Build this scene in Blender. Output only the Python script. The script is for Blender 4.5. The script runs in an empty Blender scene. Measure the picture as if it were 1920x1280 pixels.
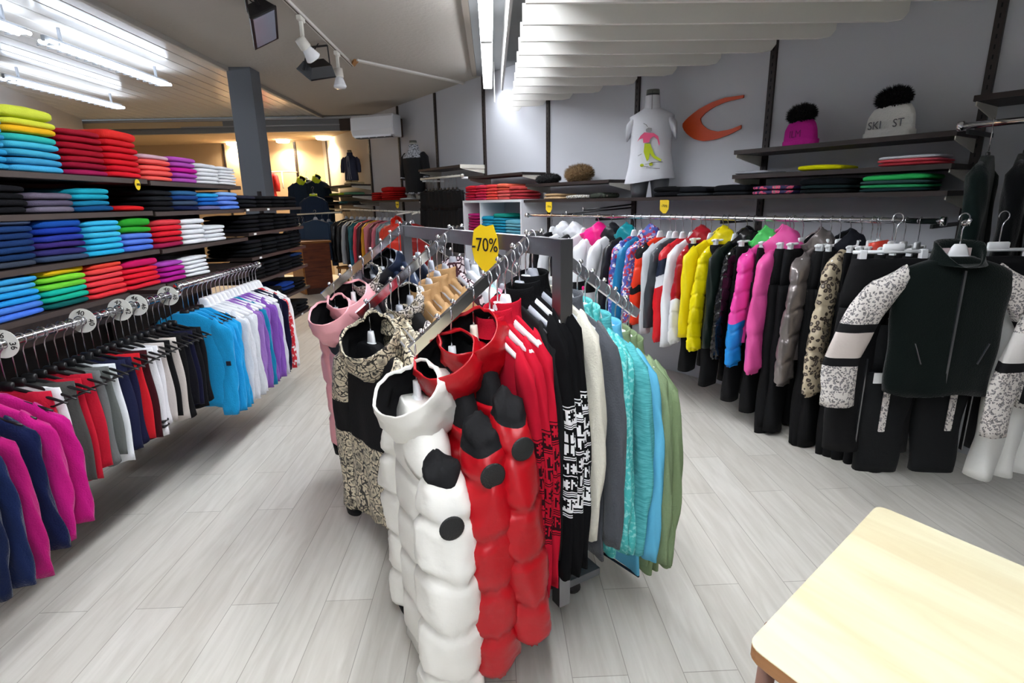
import bpy, bmesh, math, random
from mathutils import Vector, Matrix, noise
R=random.Random(7)
PI=math.pi; rad=math.radians
sc=bpy.context.scene; COL=sc.collection

# ---------------------------------------------------------------- camera, world, exposure
F=1021.4; HC=1.55
PIT,ROL,YAW=rad(14.443),rad(-1.128),rad(1.858)
def _rw(c):
    cr,sr=math.cos(ROL),math.sin(ROL); c=(cr*c[0]-sr*c[1],sr*c[0]+cr*c[1],c[2])
    cp,sp=math.cos(PIT),math.sin(PIT); w=(c[0],-c[2]*cp+c[1]*sp,c[1]*cp+c[2]*sp)
    cy,sy=math.cos(YAW),math.sin(YAW); return Vector((cy*w[0]+sy*w[1],-sy*w[0]+cy*w[1],w[2]))
cm=Matrix((_rw((1,0,0)),_rw((0,1,0)),_rw((0,0,1)))).transposed().to_4x4()
cd=bpy.data.cameras.new('camera'); cam=bpy.data.objects.new('camera',cd); COL.objects.link(cam)
cm.translation=Vector((0,0,HC)); cam.matrix_world=cm
cd.sensor_width=36; cd.lens=F/1920*36; cd.clip_start=.02; cd.clip_end=60
sc.camera=cam
sc.view_settings.view_transform='Standard'; sc.view_settings.look='None'
sc.view_settings.gamma=1; sc.view_settings.use_curve_mapping=False
sc.view_settings.exposure=1.85
wd=bpy.data.worlds.new('world'); sc.world=wd; wd.use_nodes=True
wd.node_tree.nodes['Background'].inputs[0].default_value=(.8,.9,1,1)
wd.node_tree.nodes['Background'].inputs[1].default_value=.05
sc.cycles.max_bounces=6; sc.cycles.diffuse_bounces=4; sc.cycles.glossy_bounces=3
sc.cycles.use_denoising=True
CEIL=3.05
LAMPS=[] # filled with the lamp builders below

# measuring helpers: direction of a photo point and where it meets a height or a plane
def ray(u,v): return _rw((u-960,640-v,-F))
def at_z(u,v,z): d=ray(u,v); return Vector((0,0,HC))+d*((z-HC)/d.z)
def at_y(u,v,y): d=ray(u,v); return Vector((0,0,HC))+d*(y/d.y)
def at_x(u,v,x): d=ray(u,v); return Vector((0,0,HC))+d*(x/d.x)
RD=Vector((.5564,-.8309,0)); RN=Vector((-.8309,-.5564,0)); P0=Vector((-1.44,9.36,0))
def wp(s,off,z): return P0+RD*s+RN*off+Vector((0,0,z))
def sR(u,v,off):
    d=ray(u,v); p=P0+RN*off; c=Vector((0,0,HC)); q=c+d*(((p-c).dot(RN))/d.dot(RN)); return (q-P0).dot(RD)
RROT=math.atan2(RD.y,RD.x)   # local x along the wall, local -y out into the shop
GROT=math.atan2(.5564,.8309) # garments square to the wall rail

# ---------------------------------------------------------------- materials
def lin(h):
    if isinstance(h,tuple): return h
    c=[int(h[i:i+2],16)/255 for i in (0,2,4)]
    return tuple((x/12.92 if x<=.04045 else ((x+.055)/1.055)**2.4) for x in c)
_mc={}
def mat(h,rough=.85,metal=0,bump=0.0,bscale=300,var=0.0,vscale=6,kind='',h2=None,scale=20,spec=.5,emit=0,sheen=0,coat=0):
    key=(h,rough,metal,bump,bscale,var,vscale,kind,h2,scale,spec,emit,sheen,coat)
    if key in _mc: return _mc[key]
    m=bpy.data.materials.new(kind or 'surface'); m.use_nodes=True; nt=m.node_tree; N=nt.nodes; L=nt.links
    b=N['Principled BSDF']; c=lin(h)
    b.inputs['Base Color'].default_value=(*c,1); b.inputs['Roughness'].default_value=rough; b.inputs['Metallic'].default_value=metal
    b.inputs['Specular IOR Level'].default_value=spec
    if sheen: b.inputs['Sheen Weight'].default_value=sheen; b.inputs['Sheen Roughness'].default_value=.4
    if coat: b.inputs['Coat Weight'].default_value=coat; b.inputs['Coat Roughness'].default_value=.15
    if emit:
        b.inputs['Emission Color'].default_value=(*c,1); b.inputs['Emission Strength'].default_value=emit
    tc=N.new('ShaderNodeTexCoord'); co=tc.outputs['Object']
    def nz(s,d=3):
        n=N.new('ShaderNodeTexNoise'); n.inputs['Scale'].default_value=s; n.inputs['Detail'].default_value=d; L.new(co,n.inputs['Vector']); return n
    def ramp(fac,stops,const=False):
        r=N.new('ShaderNodeValToRGB'); e=r.color_ramp.elements
        if const: r.color_ramp.interpolation='CONSTANT'
        while len(e)<len(stops): e.new(.5)
        for i,(p,cc) in enumerate(stops): e[i].position=p; e[i].color=(*lin(cc),1)
        L.new(fac,r.inputs[0]); return r.outputs[0]
    def mix(f,a,bb,bt='MIX'):
        x=N.new('ShaderNodeMix'); x.data_type='RGBA'; x.blend_type=bt
        for s_,v in ((x.inputs[0],f),(x.inputs[6],a),(x.inputs[7],bb)):
            if hasattr(v,'is_linked'): L.new(v,s_)
            elif isinstance(v,(int,float)): s_.default_value=v
            else: s_.default_value=(*lin(v),1)
        return x.outputs[2]
    def math_(op,a,bb=0):
        x=N.new('ShaderNodeMath'); x.operation=op
        for s_,v in ((x.inputs[0],a),(x.inputs[1],bb)):
            if hasattr(v,'is_linked'): L.new(v,s_)
            else: s_.default_value=v
        return x.outputs[0]
    col=None
    if kind in('snake','leopard','giraffe'):
        v=N.new('ShaderNodeTexVoronoi'); v.inputs['Scale'].default_value=scale
        w=nz(scale*.5,2); mx=mix(.25 if kind=='snake' else .12,(0,0,0),(0,0,0)); 
        va=N.new('ShaderNodeVectorMath'); va.operation='MULTIPLY_ADD'; L.new(w.outputs['Color'],va.inputs[0]); k=.035 if kind=='snake' else .03; va.inputs[1].default_value=(k,k,k); L.new(co,va.inputs[2])
        if kind=='snake': v.feature='DISTANCE_TO_EDGE'
        L.new(va.outputs[0],v.inputs['Vector'])
        if kind=='snake':
            col=ramp(v.outputs['Distance'],[(0,h2),(.022,h2),(.05,h),(.16,h),(.24,'a39a86'),(.34,'8d8574')])
            sp=nz(scale*4,2); col=mix(ramp(sp.outputs[0],[(0,(0,0,0)),(.56,(0,0,0)),(.6,(1,1,1))]),col,h2)
        elif kind=='giraffe':
            v.feature='DISTANCE_TO_EDGE'; col=ramp(v.outputs['Distance'],[(0,h2),(.1,h2),(.14,h),(1,h)])
        else:
            sp=nz(scale*1.3,1)
            d=math_('ADD',v.outputs['Distance'],math_('MULTIPLY',sp.outputs[0],.22))
            col=ramp(d,[(0,h),(.30,'8a8078' if h!='d8d2cc' else '9a969a'),(.40,h2),(.53,h2),(.58,h),(1,h)])
    elif kind=='floral':
        v=N.new('ShaderNodeTexVoronoi'); v.inputs['Scale'].default_value=scale; L.new(co,v.inputs['Vector'])
        col=ramp(N_sep(N,L,v.outputs['Color']),[(0,h),(.45,h2),(.6,'c03050'),(.8,'e8e8f0')],True)
    elif kind=='melange':
        mp=N.new('ShaderNodeMapping'); mp.inputs['Scale'].default_value=(1,1,9); L.new(co,mp.inputs['Vector'])
        n=N.new('ShaderNodeTexNoise'); n.inputs['Scale'].default_value=scale; n.inputs['Detail'].default_value=4; L.new(mp.outputs[0],n.inputs['Vector'])
        col=mix(ramp(n.outputs[0],[(.35,(0,0,0)),(.65,(1,1,1))]),h,h2)
    elif kind=='speckle':
        n=nz(scale,2); col=mix(ramp(n.outputs[0],[(.5,(0,0,0)),(.62,(1,1,1))]),h,h2)
    elif kind=='wood':
        mp=N.new('ShaderNodeMapping'); mp.inputs['Scale'].default_value=(1.2,9,9); L.new(co,mp.inputs['Vector'])
        n=N.new('ShaderNodeTexNoise'); n.inputs['Scale'].default_value=scale; n.inputs['Detail'].default_value=5; n.inputs['Distortion'].default_value=.6; L.new(mp.outputs[0],n.inputs['Vector'])
        col=mix(ramp(n.outputs[0],[(.35,(0,0,0)),(.7,(1,1,1))]),h,h2)
    if var:
        n=nz(vscale); base=col if col is not None else h
        dark=tuple(x*(1-var) for x in c)
        if col is None: col=mix(n.outputs[0],h,dark)
        else: col=mix(var,col,n.outputs[0],'MULTIPLY')
    if col is not None: L.new(col,b.inputs['Base Color'])
    if bump:
        n=nz(bscale,3); bp=N.new('ShaderNodeBump'); bp.inputs['Strength'].default_value=bump; bp.inputs['Distance'].default_value=.004 if bscale!=22 else .006
        L.new(n.outputs[0],bp.inputs['Height']); L.new(bp.outputs[0],b.inputs['Normal'])
    _mc[key]=m; return m
def N_sep(N,L,c):
    s=N.new('ShaderNodeSeparateColor'); L.new(c,s.inputs[0]); return s.outputs[0]
def knit(h): return mat(h,.95,bump=.5,bscale=260,var=.12,vscale=25,spec=.15)
def fleece(h): return mat(h,.95,bump=.6,bscale=180,var=.15,vscale=60,spec=.1,sheen=.2)
def puff(h): return mat(h,.36,bump=.5,bscale=22,spec=.45)
def gloss(h): return mat(h,.25,bump=.5,bscale=50,spec=.6)
def cloth(h): return mat(h,.8,bump=.3,bscale=90,spec=.25)
CHROME=mat('dcdce0',.12,1); STEEL=mat('8c8c90',.35,1,bump=.1,bscale=60); WHITEP=mat('eceef0',.35,spec=.5); GREYP=mat('b4b8c2',.4)
BLACKP=mat('121214',.4); WIRE=mat('c8c8cc',.25,1); DARKW=mat('30231f',.5,kind='wood',h2='1a1210',scale=3)
CREAMM=mat('d8d4c8',.4,spec=.5); BLK=cloth('0c0c0e'); PAPER=mat('f0f0ee',.8); INK=mat('1c1210',.8)

# bitmap pattern of the snowflake sweaters, made here pixel by pixel
LET={'N':['1..1','11.1','1.11','1..1','1..1'],'f':['.1.1.','11111','.111.','11111','.1.1.']}
def nordic(fg,bg,name):
    W_,H_=48,110; g=[[0]*W_ for _ in range(H_)]
    def line(y):
        for x in range(W_): g[y][x]=1
    def put(pat,x0,y0,k,v=1):
        for j,row in enumerate(pat):
            for i,ch in enumerate(row):
                if ch=='1':
                    for a in range(k):
                        for b_ in range(k):
                            yy,xx=y0-(j*k+a),(x0+i*k+b_)%W_
                            if 0<=yy<H_: g[yy][xx]=v
    def inv(y0,y1):
        for y in range(y0,y1): line(y)
    inv(92,106)
    for y in (108,90,88): line(y)
    star=['...1...1...','...11.11...','1..11.11..1','11.11.11.11','.1111.1111.','...........','.1111.1111.','11.11.11.11','1..11.11..1','...11.11...','...1...1...']
    for x0 in (0,24):
        put(LET['N'],x0+2,104,2,0); put(LET['f'],x0+12,104,2,0)
        put(star,x0+1,84,2)
        put(LET['N'],x0+3,54,2); put(LET['f'],x0+13,54,2)
        put(LET['f'],x0+2,38,2); put(LET['N'],x0+14,38,2)
    for y in (60,58,42,26,24,22): line(y)
    inv(6,20)
    for x0 in (0,24): put(LET['f'],x0+2,18,2,0); put(LET['N'],x0+14,18,2,0)
    for y in (3,1): line(y)
    im=bpy.data.images.new(name,W_,H_); px=[]
    a,b_=lin(fg),lin(bg)
    def s(c): return [x*12.92 if x<=.0031308 else 1.055*x**(1/2.4)-.055 for x in c]
    A_,B_=s(a),s(b_)
    for row in g:
        for v in row: px+=(A_ if v else B_)+[1]
    im.pixels=px; im.pack()
    m=bpy.data.materials.new(name); m.use_nodes=True; nt=m.node_tree; N=nt.nodes; L=nt.links
    tc=N.new('ShaderNodeTexCoord'); mp=N.new('ShaderNodeMapping'); mp.inputs['Scale'].default_value=(5.2,2.652,1); mp.inputs['Location'].default_value=(.2,2.0475,0)
    s0=N.new('ShaderNodeSeparateXYZ'); L.new(tc.outputs['Object'],s0.inputs[0])
    ad=N.new('ShaderNodeAttribute'); ad.attribute_name='arc'
    cb_=N.new('ShaderNodeCombineXYZ'); L.new(ad.outputs['Fac'],cb_.inputs[0]); L.new(s0.outputs[2],cb_.inputs[1]); L.new(cb_.outputs[0],mp.inputs['Vector'])
    t=N.new('ShaderNodeTexImage'); t.image=im; t.interpolation='Closest'; L.new(mp.outputs[0],t.inputs['Vector'])
    # below and above the band the knit stays plain
    sx=N.new('ShaderNodeSeparateXYZ'); L.new(tc.outputs['Object'],sx.inputs[0])
    r=N.new('ShaderNodeMapRange'); r.clamp=False; r.inputs[1].default_value=-.772; r.inputs[2].default_value=-.395; r.inputs[3].default_value=0; r.inputs[4].default_value=1; L.new(sx.outputs['Z'],r.inputs[0])
    c1=N.new('ShaderNodeMath'); c1.operation='COMPARE'; c1.inputs[1].default_value=.5; c1.inputs[2].default_value=.5; L.new(r.outputs[0],c1.inputs[0])
    x=N.new('ShaderNodeMix'); x.data_type='RGBA'; L.new(c1.outputs[0],x.inputs[0]); x.inputs[6].default_value=(*b_,1); L.new(t.outputs[0],x.inputs[7])
    L.new(x.outputs[2],N['Principled BSDF'].inputs['Base Color']); N['Principled BSDF'].inputs['Roughness'].default_value=.95
    N['Principled BSDF'].inputs['Specular IOR Level'].default_value=.15
    return m

# ---------------------------------------------------------------- mesh building
class MB:
    def __init__(s): s.v=[]; s.f=[]; s.mi=[]; s.ms=[]; s.arc=None
    def m(s,mt):
        if mt not in s.ms: s.ms.append(mt)
        return s.ms.index(mt)
    def quad(s,vs,fs,mt,M=None):
        b=len(s.v); s.v+=[tuple(M@Vector(p)) if M else tuple(p) for p in vs]
        i=s.m(mt)
        for f in fs: s.f.append([b+k for k in f]); s.mi.append(i)
        return s
    def box(s,c,d,mt,M=None,bev=0):
        x,y,z=[q/2 for q in d]
        if bev:
            # chamfered box
            vs=[];e=bev
            for zz,ins in ((-z,e),(-z+e,0),(z-e,0),(z,e)):
                X,Y=x-ins,y-ins; k=e*.7
                for a,b in ((X-k,-Y),(X,-Y+k),(X,Y-k),(X-k,Y),(-X+k,Y),(-X,Y-k),(-X,-Y+k),(-X+k,-Y)): vs.append((c[0]+a,c[1]+b,c[2]+zz))
            fs=[[7,6,5,4,3,2,1,0],[24+i for i in range(8)]]
            for r in range(3):
                for i in range(8): fs.append([r*8+i,r*8+(i+1)%8,(r+1)*8+(i+1)%8,(r+1)*8+i])
            return s.quad(vs,fs,mt,M)
        vs=[(c[0]+a*x,c[1]+b*y,c[2]+e*z) for a in(-1,1) for b in(-1,1) for e in(-1,1)]
        return s.quad(vs,[(0,1,3,2),(4,6,7,5),(0,4,5,1),(2,3,7,6),(0,2,6,4),(1,5,7,3)],mt,M)
    def beam(s,a,b,w,h,mt,up=Vector((0,0,1))):
        a,b=Vector(a),Vector(b); d=b-a; l=d.length; d.normalize(); x=d.cross(up)
        if x.length<1e-4: x=Vector((1,0,0))
        x.normalize(); u=x.cross(d)
        M=Matrix((x,d,u)).transposed().to_4x4(); M.translation=(a+b)/2
        return s.box((0,0,0),(w,l,h),mt,M)
    def rings(s,rs,mt,caps=(1,1),M=None,mf=None):
        n=len(rs[0]); b=len(s.v)
        for r in rs: s.v+=[tuple(M@Vector(p)) if M else tuple(p) for p in r]
        for k in range(len(rs)-1):
            mm=s.m(mf(k) if mf else mt)
            for i in range(n):
                j=(i+1)%n; s.f.append([b+k*n+i,b+k*n+j,b+(k+1)*n+j,b+(k+1)*n+i]); s.mi.append(mm)
        if caps[0]: s.f.append([b+i for i in range(n)][::-1]); s.mi.append(s.m(mf(0) if mf else mt))
        if caps[1]: e=b+(len(rs)-1)*n; s.f.append([e+i for i in range(n)]); s.mi.append(s.m(mf(len(rs)-2) if mf else mt))
        return s
    def tube(s,pts,r,mt,n=8,sy=1,caps=(1,1),M=None):
        pts=[Vector(p) for p in pts]; rr=r if isinstance(r,(list,tuple)) else [r]*len(pts); rs=[]
        d0=(pts[1]-pts[0]).normalized(); x=d0.cross(Vector((0,0,1)))
        if x.length<.05: x=d0.cross(Vector((0,1,0)))
        x.normalize()
        for i,p in enumerate(pts):
            d=(pts[min(i+1,len(pts)-1)]-pts[max(i-1,0)]).normalized()
            x=(x-d*x.dot(d)).normalized(); y=d.cross(x)
            rs.append([p+x*math.cos(t)*rr[i]+y*math.sin(t)*rr[i]*sy for t in [2*PI*k/n for k in range(n)]])
        return s.rings(rs,mt,caps,M)
    def lathe(s,prof,mt,n=20,M=None,caps=(1,1)):
        return s.rings([[(r*math.cos(2*PI*k/n),r*math.sin(2*PI*k/n),z) for k in range(n)] for r,z in prof],mt,caps,M)
    def mesh(s,name,smooth=True):
        me=bpy.data.meshes.new(name); me.from_pydata(s.v,[],s.f)
        for x in s.ms: me.materials.append(x)
        me.polygons.foreach_set('material_index',s.mi)
        bm=bmesh.new(); bm.from_mesh(me); bmesh.ops.recalc_face_normals(bm,faces=bm.faces); bm.to_mesh(me); bm.free()
        me.polygons.foreach_set('use_smooth',[smooth]*len(me.polygons)); me.update()
        if s.arc and len(s.arc)==len(me.vertices): me.attributes.new('arc','FLOAT','POINT').data.foreach_set('value',s.arc)
        return me
    def obj(s,name,parent=None,smooth=True,loc=None,rot=None):
        return add(name,s.mesh(name,smooth),parent,loc,rot)
def add(name,me,parent=None,loc=None,rot=None):
    o=bpy.data.objects.new(name,me); COL.objects.link(o)
    if parent: o.parent=parent
    if loc is not None: o.location=loc
    if rot is not None: o.rotation_euler=rot if hasattr(rot,'__len__') else (0,0,rot)
    return o
def empty(name,loc,rot=0): return add(name,None,None,loc,rot)
def tag(o,label,cat,group=None):
    o['label']=label; o['category']=cat
    if group: o['group']=group
    return o
def struct(o): o['kind']='structure'; return o
def setmat(o,*ms):
    for i,m_ in enumerate(ms):
        o.material_slots[i].link='OBJECT'; o.material_slots[i].material=m_
_me={}
def shared(key,fn):
    if key not in _me: _me[key]=fn()
    return _me[key]
def text(body,size,mt,parent,loc,rot,ext=.0008,name='lettering',align='CENTER'):
    c=bpy.data.curves.new(name,'FONT'); c.body=body; c.size=size; c.extrude=ext; c.align_x=align; c.align_y='CENTER'; c.resolution_u=3
    c.materials.append(mt); o=bpy.data.objects.new(name,c); COL.objects.link(o)
    me=bpy.data.meshes.new_from_object(o); bpy.data.objects.remove(o); bpy.data.curves.remove(c)
    return add(name,me,parent,loc,rot)
ORD=['first','second','third','fourth','fifth','sixth','seventh','eighth','ninth','tenth','eleventh','twelfth']

# ---------------------------------------------------------------- room shell
def floor_mat():
    m=bpy.data.materials.new('plank_floor'); m.use_nodes=True; nt=m.node_tree; N=nt.nodes; L=nt.links; b=N['Principled BSDF']
    tc=N.new('ShaderNodeTexCoord'); mp=N.new('ShaderNodeMapping'); mp.inputs['Rotation'].default_value=(0,0,PI/2); mp.inputs['Location'].default_value=(0.35,-.04,0); L.new(tc.outputs['Object'],mp.inputs['Vector'])
    br=N.new('ShaderNodeTexBrick'); br.offset=.37; br.inputs['Scale'].default_value=1; br.inputs['Brick Width'].default_value=1.13; br.inputs['Row Height'].default_value=.188
    br.inputs['Mortar Size'].default_value=.0017; br.inputs['Mortar Smooth'].default_value=.3; br.inputs['Bias'].default_value=0
    br.inputs['Color1'].default_value=(*lin('dfdcd4'),1); br.inputs['Color2'].default_value=(*lin('d3cfc6'),1); br.inputs['Mortar'].default_value=(*lin('aaa69d'),1)
    L.new(mp.outputs[0],br.inputs['Vector'])
    m2=N.new('ShaderNodeMapping'); m2.inputs['Scale'].default_value=(14,1.3,1); L.new(tc.outputs['Object'],m2.inputs['Vector'])
    n=N.new('ShaderNodeTexNoise'); n.inputs['Scale'].default_value=2.2; n.inputs['Detail'].default_value=7; n.inputs['Distortion'].default_value=.8; L.new(m2.outputs[0],n.inputs['Vector'])
    r=N.new('ShaderNodeValToRGB'); r.color_ramp.elements[0].position=.3; r.color_ramp.elements[0].color=(.76,.745,.72,1); r.color_ramp.elements[1].position=.72; r.color_ramp.elements[1].color=(1.0,1.0,1.0,1); L.new(n.outputs[0],r.inputs[0])
    x=N.new('ShaderNodeMix'); x.data_type='RGBA'; x.blend_type='MULTIPLY'; x.inputs[0].default_value=.75; L.new(br.outputs[0],x.inputs[6]); L.new(r.outputs[0],x.inputs[7])
    L.new(x.outputs[2],b.inputs['Base Color']); b.inputs['Roughness'].default_value=.42; b.inputs['Specular IOR Level'].default_value=.35
    bp=N.new('ShaderNodeBump'); bp.inputs['Strength'].default_value=.15; bp.inputs['Distance'].default_value=.002; L.new(n.outputs[0],bp.inputs['Height']); L.new(bp.outputs[0],b.inputs['Normal'])
    return m
LW=[(-2.2,-3),(-4.5,3.35),(-6,7.5),(-7.0,10.3),(-9.0,13.2)]
CR=P0-RD*3.9
struct(MB().box((-.5,5.5,-.05),(18,19,.1),floor_mat()).obj('floor',smooth=False))
plaster=mat('bdb8b0',.95,bump=.9,bscale=28,spec=.1)
struct(MB().box((-1.4,3.7,CEIL+.05),(3.1,13.4,.1),plaster).obj('ceiling',smooth=False))
GRC=mat('8f9192',.8,bump=.3,bscale=12,var=.25,vscale=2)
struct(MB().box((4.0,2.2,CEIL+.05),(7.7,10.4,.1),mat('d2cfc8',.9)).obj('ceiling',smooth=False))
struct(MB().box((.165,2.2,CEIL+.045),(.6,10.2,.1),GRC).obj('ceiling',smooth=False))
def pvc():
    m=mat('d6d4cf',.22,spec=.6,var=.03); return m
mb=MB()
x=-2.97
while x>-9.2:
    mb.box((x-.095,3.7,CEIL+.035),(.184,13.4,.05),pvc(),bev=.006); x-=.19
mb.box((-6.2,3.7,CEIL+.09),(6.6,13.4,.04),mat('55534f'))
struct(mb.obj('ceiling',smooth=False))
warm=mat('c0a888',.9,spec=.1)
struct(MB().box((-5.5,11.9,2.95),(9,3.0,.1),mat('c4ac88',.9)).obj('ceiling',smooth=False))
WALLW=mat('c0c2c8',.7,spec=.3); WALLC=mat('c4b8a6',.8,spec=.2)
mb=MB()
def wallseg(mb,a,b,z0,z1,mt,t=.1):
    a,b=Vector((*a[:2],0)),Vector((*b[:2],0)); d=(b-a).normalized(); n=Vector((d.y,-d.x,0))*t
    vs=[a,b,b+n,a+n]; P=[(p.x,p.y,z) for z in(z0,z1) for p in vs]
    mb.quad(P,[(0,1,2,3),(4,5,6,7),(0,1,5,4),(1,2,6,5),(2,3,7,6),(3,0,4,7)],mt)
wallseg(mb,P0+RD*15.2,P0-RD*1.27,0,3.2,WALLW,.1)
struct(mb.obj('wall_right',smooth=False))
mb=MB(); wallseg(mb,P0-RD*1.27,CR,0,3.2,WALLC,.1); struct(mb.obj('wall_right_far',smooth=False))
mb=MB(); wallseg(mb,CR,(-9.2,13.3),0,3.2,warm,.1); struct(mb.obj('wall_back',smooth=False))
mb=MB()
for a,b in zip(LW[:-1],LW[1:]): wallseg(mb,a,b,0,3.2,mat('bcb9b6',.9,bump=.8,bscale=30),-.1)
struct(mb.obj('wall_left',smooth=False))
mb=MB(); wallseg(mb,(-2.4,-3),(7.3,-3),0,3.2,WALLW,.1); struct(mb.obj('wall_front',smooth=False))
# ceiling trims and the grey beam at the end of the main ceiling
TR=mat('9a958e',.6); 
mb=MB().box((-2.93,3.7,CEIL-.012),(.07,13.3,.024),mat('c8c4bc',.6)).box((-2.885,3.7,CEIL-.02),(.02,13.3,.04),mat('a09c94',.6))
struct(mb.obj('trim_1',smooth=False))
struct(MB().box((-.155,2.1,CEIL-.03),(.05,9.9,.06),mat('6e655b',.7)).obj('trim_2',smooth=False))
struct(MB().box((.16,1.95,CEIL-.146),(.022,9.4,.292),mat('aaa9a6',.5)).obj('trim_3',smooth=False))
BEAM=mat('77797c',.5,metal=.2)
mb=MB(); a,b,c=(-7.6,10.55),(-2.62,10.38),(-2.1,10.28)
for p,q in ((a,b),):
    p3,q3=Vector((*p,2.93)),Vector((*q,2.93)); mb.beam(p3,q3,.10,.24,BEAM); mb.beam(p3+Vector((0,-.07,.09)),q3+Vector((0,-.07,.09)),.1,.035,mat('a4a6a8',.4,metal=.3)); mb.beam(p3+Vector((0,-.06,-.02)),q3+Vector((0,-.06,-.02)),.03,.02,mat('98999b',.4,metal=.3))
mb.beam((b[0],b[1],2.93),(c[0],c[1],2.93),.1,.24,mat('3a2a20',.6)); mb.beam((b[0],b[1]-.07,3.02),(c[0],c[1]-.07,3.02),.1,.035,mat('a4a6a8',.4,metal=.3))
o=mb.obj('trim_4',smooth=False); struct(o)
# square column
mb=MB().box((-2.77,6.86,1.525),(.26,.26,3.05),mat('62666c',.7,bump=.15,bscale=20)).box((-2.77,6.86,.06),(.29,.29,.12),mat('8f8f8c',.7))
tag(mb.obj('column',smooth=False),'grey square column rising to the ceiling behind the left shelves','column')

# ---------------------------------------------------------------- wall standards, brackets, shelves
def standard(p,rot,z0,z1,label,group=None):
    mb=MB().box((0,-.012,(z0+z1)/2),(.045,.022,z1-z0),mat('2a211e',.45))
    z=z0+.05
    while z<z1-.05: mb.box((0,-.0235,z),(.007,.002,.022),mat('080606')); z+=.05
    return tag(mb.obj('shelf_upright',None,False,p,rot),label,'upright',group)
names=['beside the air conditioner','behind the black sweatshirt mannequin','beside the empty short shelf','right of the white cube unit','behind the white T-shirt mannequin','left of the bobble hats','at the right end above the dark coats']
for i,nm in enumerate(names):
    standard(P0+RD*i*1.25,RROT,.05,CEIL-.01,'dark slotted shelf upright on the white wall, '+nm)
standard(P0-RD*1.25,RROT,.05,2.88,'dark slotted upright under the left edge of the air conditioner')
standard(P0-RD*3.6,RROT,.05,2.88,'dark slotted upright left of the navy jacket mannequin')
def wpl(a,b): return Vector((a,b,0))
BW=(Vector((-9.2,13.3,0))-CR).normalized(); BROT=math.atan2(-BW.y,-BW.x)
def bp(k,off,z): return CR+BW*k+Vector((BW.y,-BW.x,0))*-off+Vector((0,0,z)) if False else CR+BW*k+Vector((-BW.y,BW.x,0))*off+Vector((0,0,z))
standard(bp(.62,0,0),BROT,.05,2.88,'dark upright on the warm back wall right of the grey column')
standard(bp(2.25,0,0),BROT,.05,2.88,'dark upright on the warm back wall left of the grey column')

def shelf(s0,s1,z,depth,label,group=None,brk=True,mt=DARKW,th=.028,off=.02,plain=False,side=CREAMM):
    L_=s1-s0; root=empty('wall_shelf',wp((s0+s1)/2,0,z),RROT)
    MB().box((0,-off-depth/2,-th/2),(L_,depth,th),mt).obj('board',root,False)
    if brk:
        for sx in (-1,1):
            m_=MB(); x=sx*(L_/2-.01)
            m_.quad([(x-.003,-off,0-th),(x-.003,-off-depth*.95,0-th),(x-.003,-off-depth*.95,-th-.02),(x-.003,-off,-th-.075),(x+.003,-off,0-th),(x+.003,-off-depth*.95,0-th),(x+.003,-off-depth*.95,-th-.02),(x+.003,-off,-th-.075)],[(0,1,2,3),(4,5,6,7),(0,1,5,4),(1,2,6,5),(2,3,7,6),(3,0,4,7)],side)
            m_.obj('bracket',root,False)
    return tag(root,label,'shelf',group)
sA=shelf(1.35,2.5,2.0,.36,'short dark shelf over the hanging black trousers')
MB().box((.572,-.2,-.02),(.012,.37,.045),CREAMM).obj('end_plate',sA,False)
sB=shelf(2.62,3.72,1.85,.33,'short empty dark shelf above the red and coral piles')
sC=shelf(3.78,5.0,1.72,.33,'short dark shelf holding the black and tan fur collars')
sD=shelf(3.72,7.5,1.56,.33,'long dark shelf under the white T-shirt mannequin')
sE=shelf(6.22,7.5,1.70,.34,'middle dark shelf with the yellow folded shirt')
sF=shelf(6.22,7.5,1.865,.34,'upper dark shelf with the two bobble hats')
sG=shelf(7.55,9.4,2.02,.36,'dark shelf over the rail of dark coats at the right edge')
sH=shelf(-1.0,1.3,1.60,.36,'dark shelf with the pile of red tops under the air conditioner')
sI=shelf(-3.1,-1.3,1.9,.38,'upper dark shelf carrying the navy jacket mannequin')
sJ=shelf(-3.1,-1.3,1.72,.38,'middle dark shelf below the navy jacket mannequin')
sK=shelf(-3.1,-1.3,1.56,.38,'lower dark shelf below the navy jacket mannequin')

def rail(pa,pb,r,label,ends=None,mt=CHROME,ar=None):
    """a garment rail with its wall arms"""
    pa,pb=Vector(pa),Vector(pb); root=empty('garment_rail',pa)
    MB().tube([(0,0,0),pb-pa],r,mt,12).obj('tube',root)
    for q in (pa,pb):
        MB().tube([q-pa-(pb-pa).normalized()*.012,q-pa+(pb-pa).normalized()*.012],r*1.5,mt,12).obj('end_cap',root)
    for q,w in (ends or []):
        q,w=Vector(q),Vector(w); MB().beam(q-pa+Vector((0,0,-r-.012)),w-pa+Vector((0,0,-r-.012)),.012,.022,ar or BLACKP).obj('arm',root,False)
    return tag(root,label,'clothes rail')
ZR=1.405; OFF=.5
rail(wp(4.0,OFF,ZR),wp(7.55,OFF,ZR),.016,'long chrome rail of ski jackets along the right wall',[(wp(s,OFF,ZR),wp(s,.02,ZR)) for s in (5.0,6.25,7.5)])
rail(wp(1.4,.36,1.87),wp(2.5,.36,1.87),.013,'short pale rail of black trousers below the short shelf',[(wp(s,.36,1.87),wp(s,.02,1.87)) for s in (1.42,2.48)],CREAMM,WHITEP)
rail(wp(7.53,.42,1.875),wp(9.2,.42,1.875),.016,'chrome rail of dark coats at the right edge',[(wp(s,.42,1.875),wp(s,.02,1.875)) for s in (7.56,9.1)])
rail(wp(-2.6,.4,1.47),wp(1.35,.4,1.42),.014,'pale rail of bright jackets near the back room',[(wp(s,.4,1.45),wp(s,.02,1.45)) for s in (-2.5,0,1.3)],CREAMM)
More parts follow.
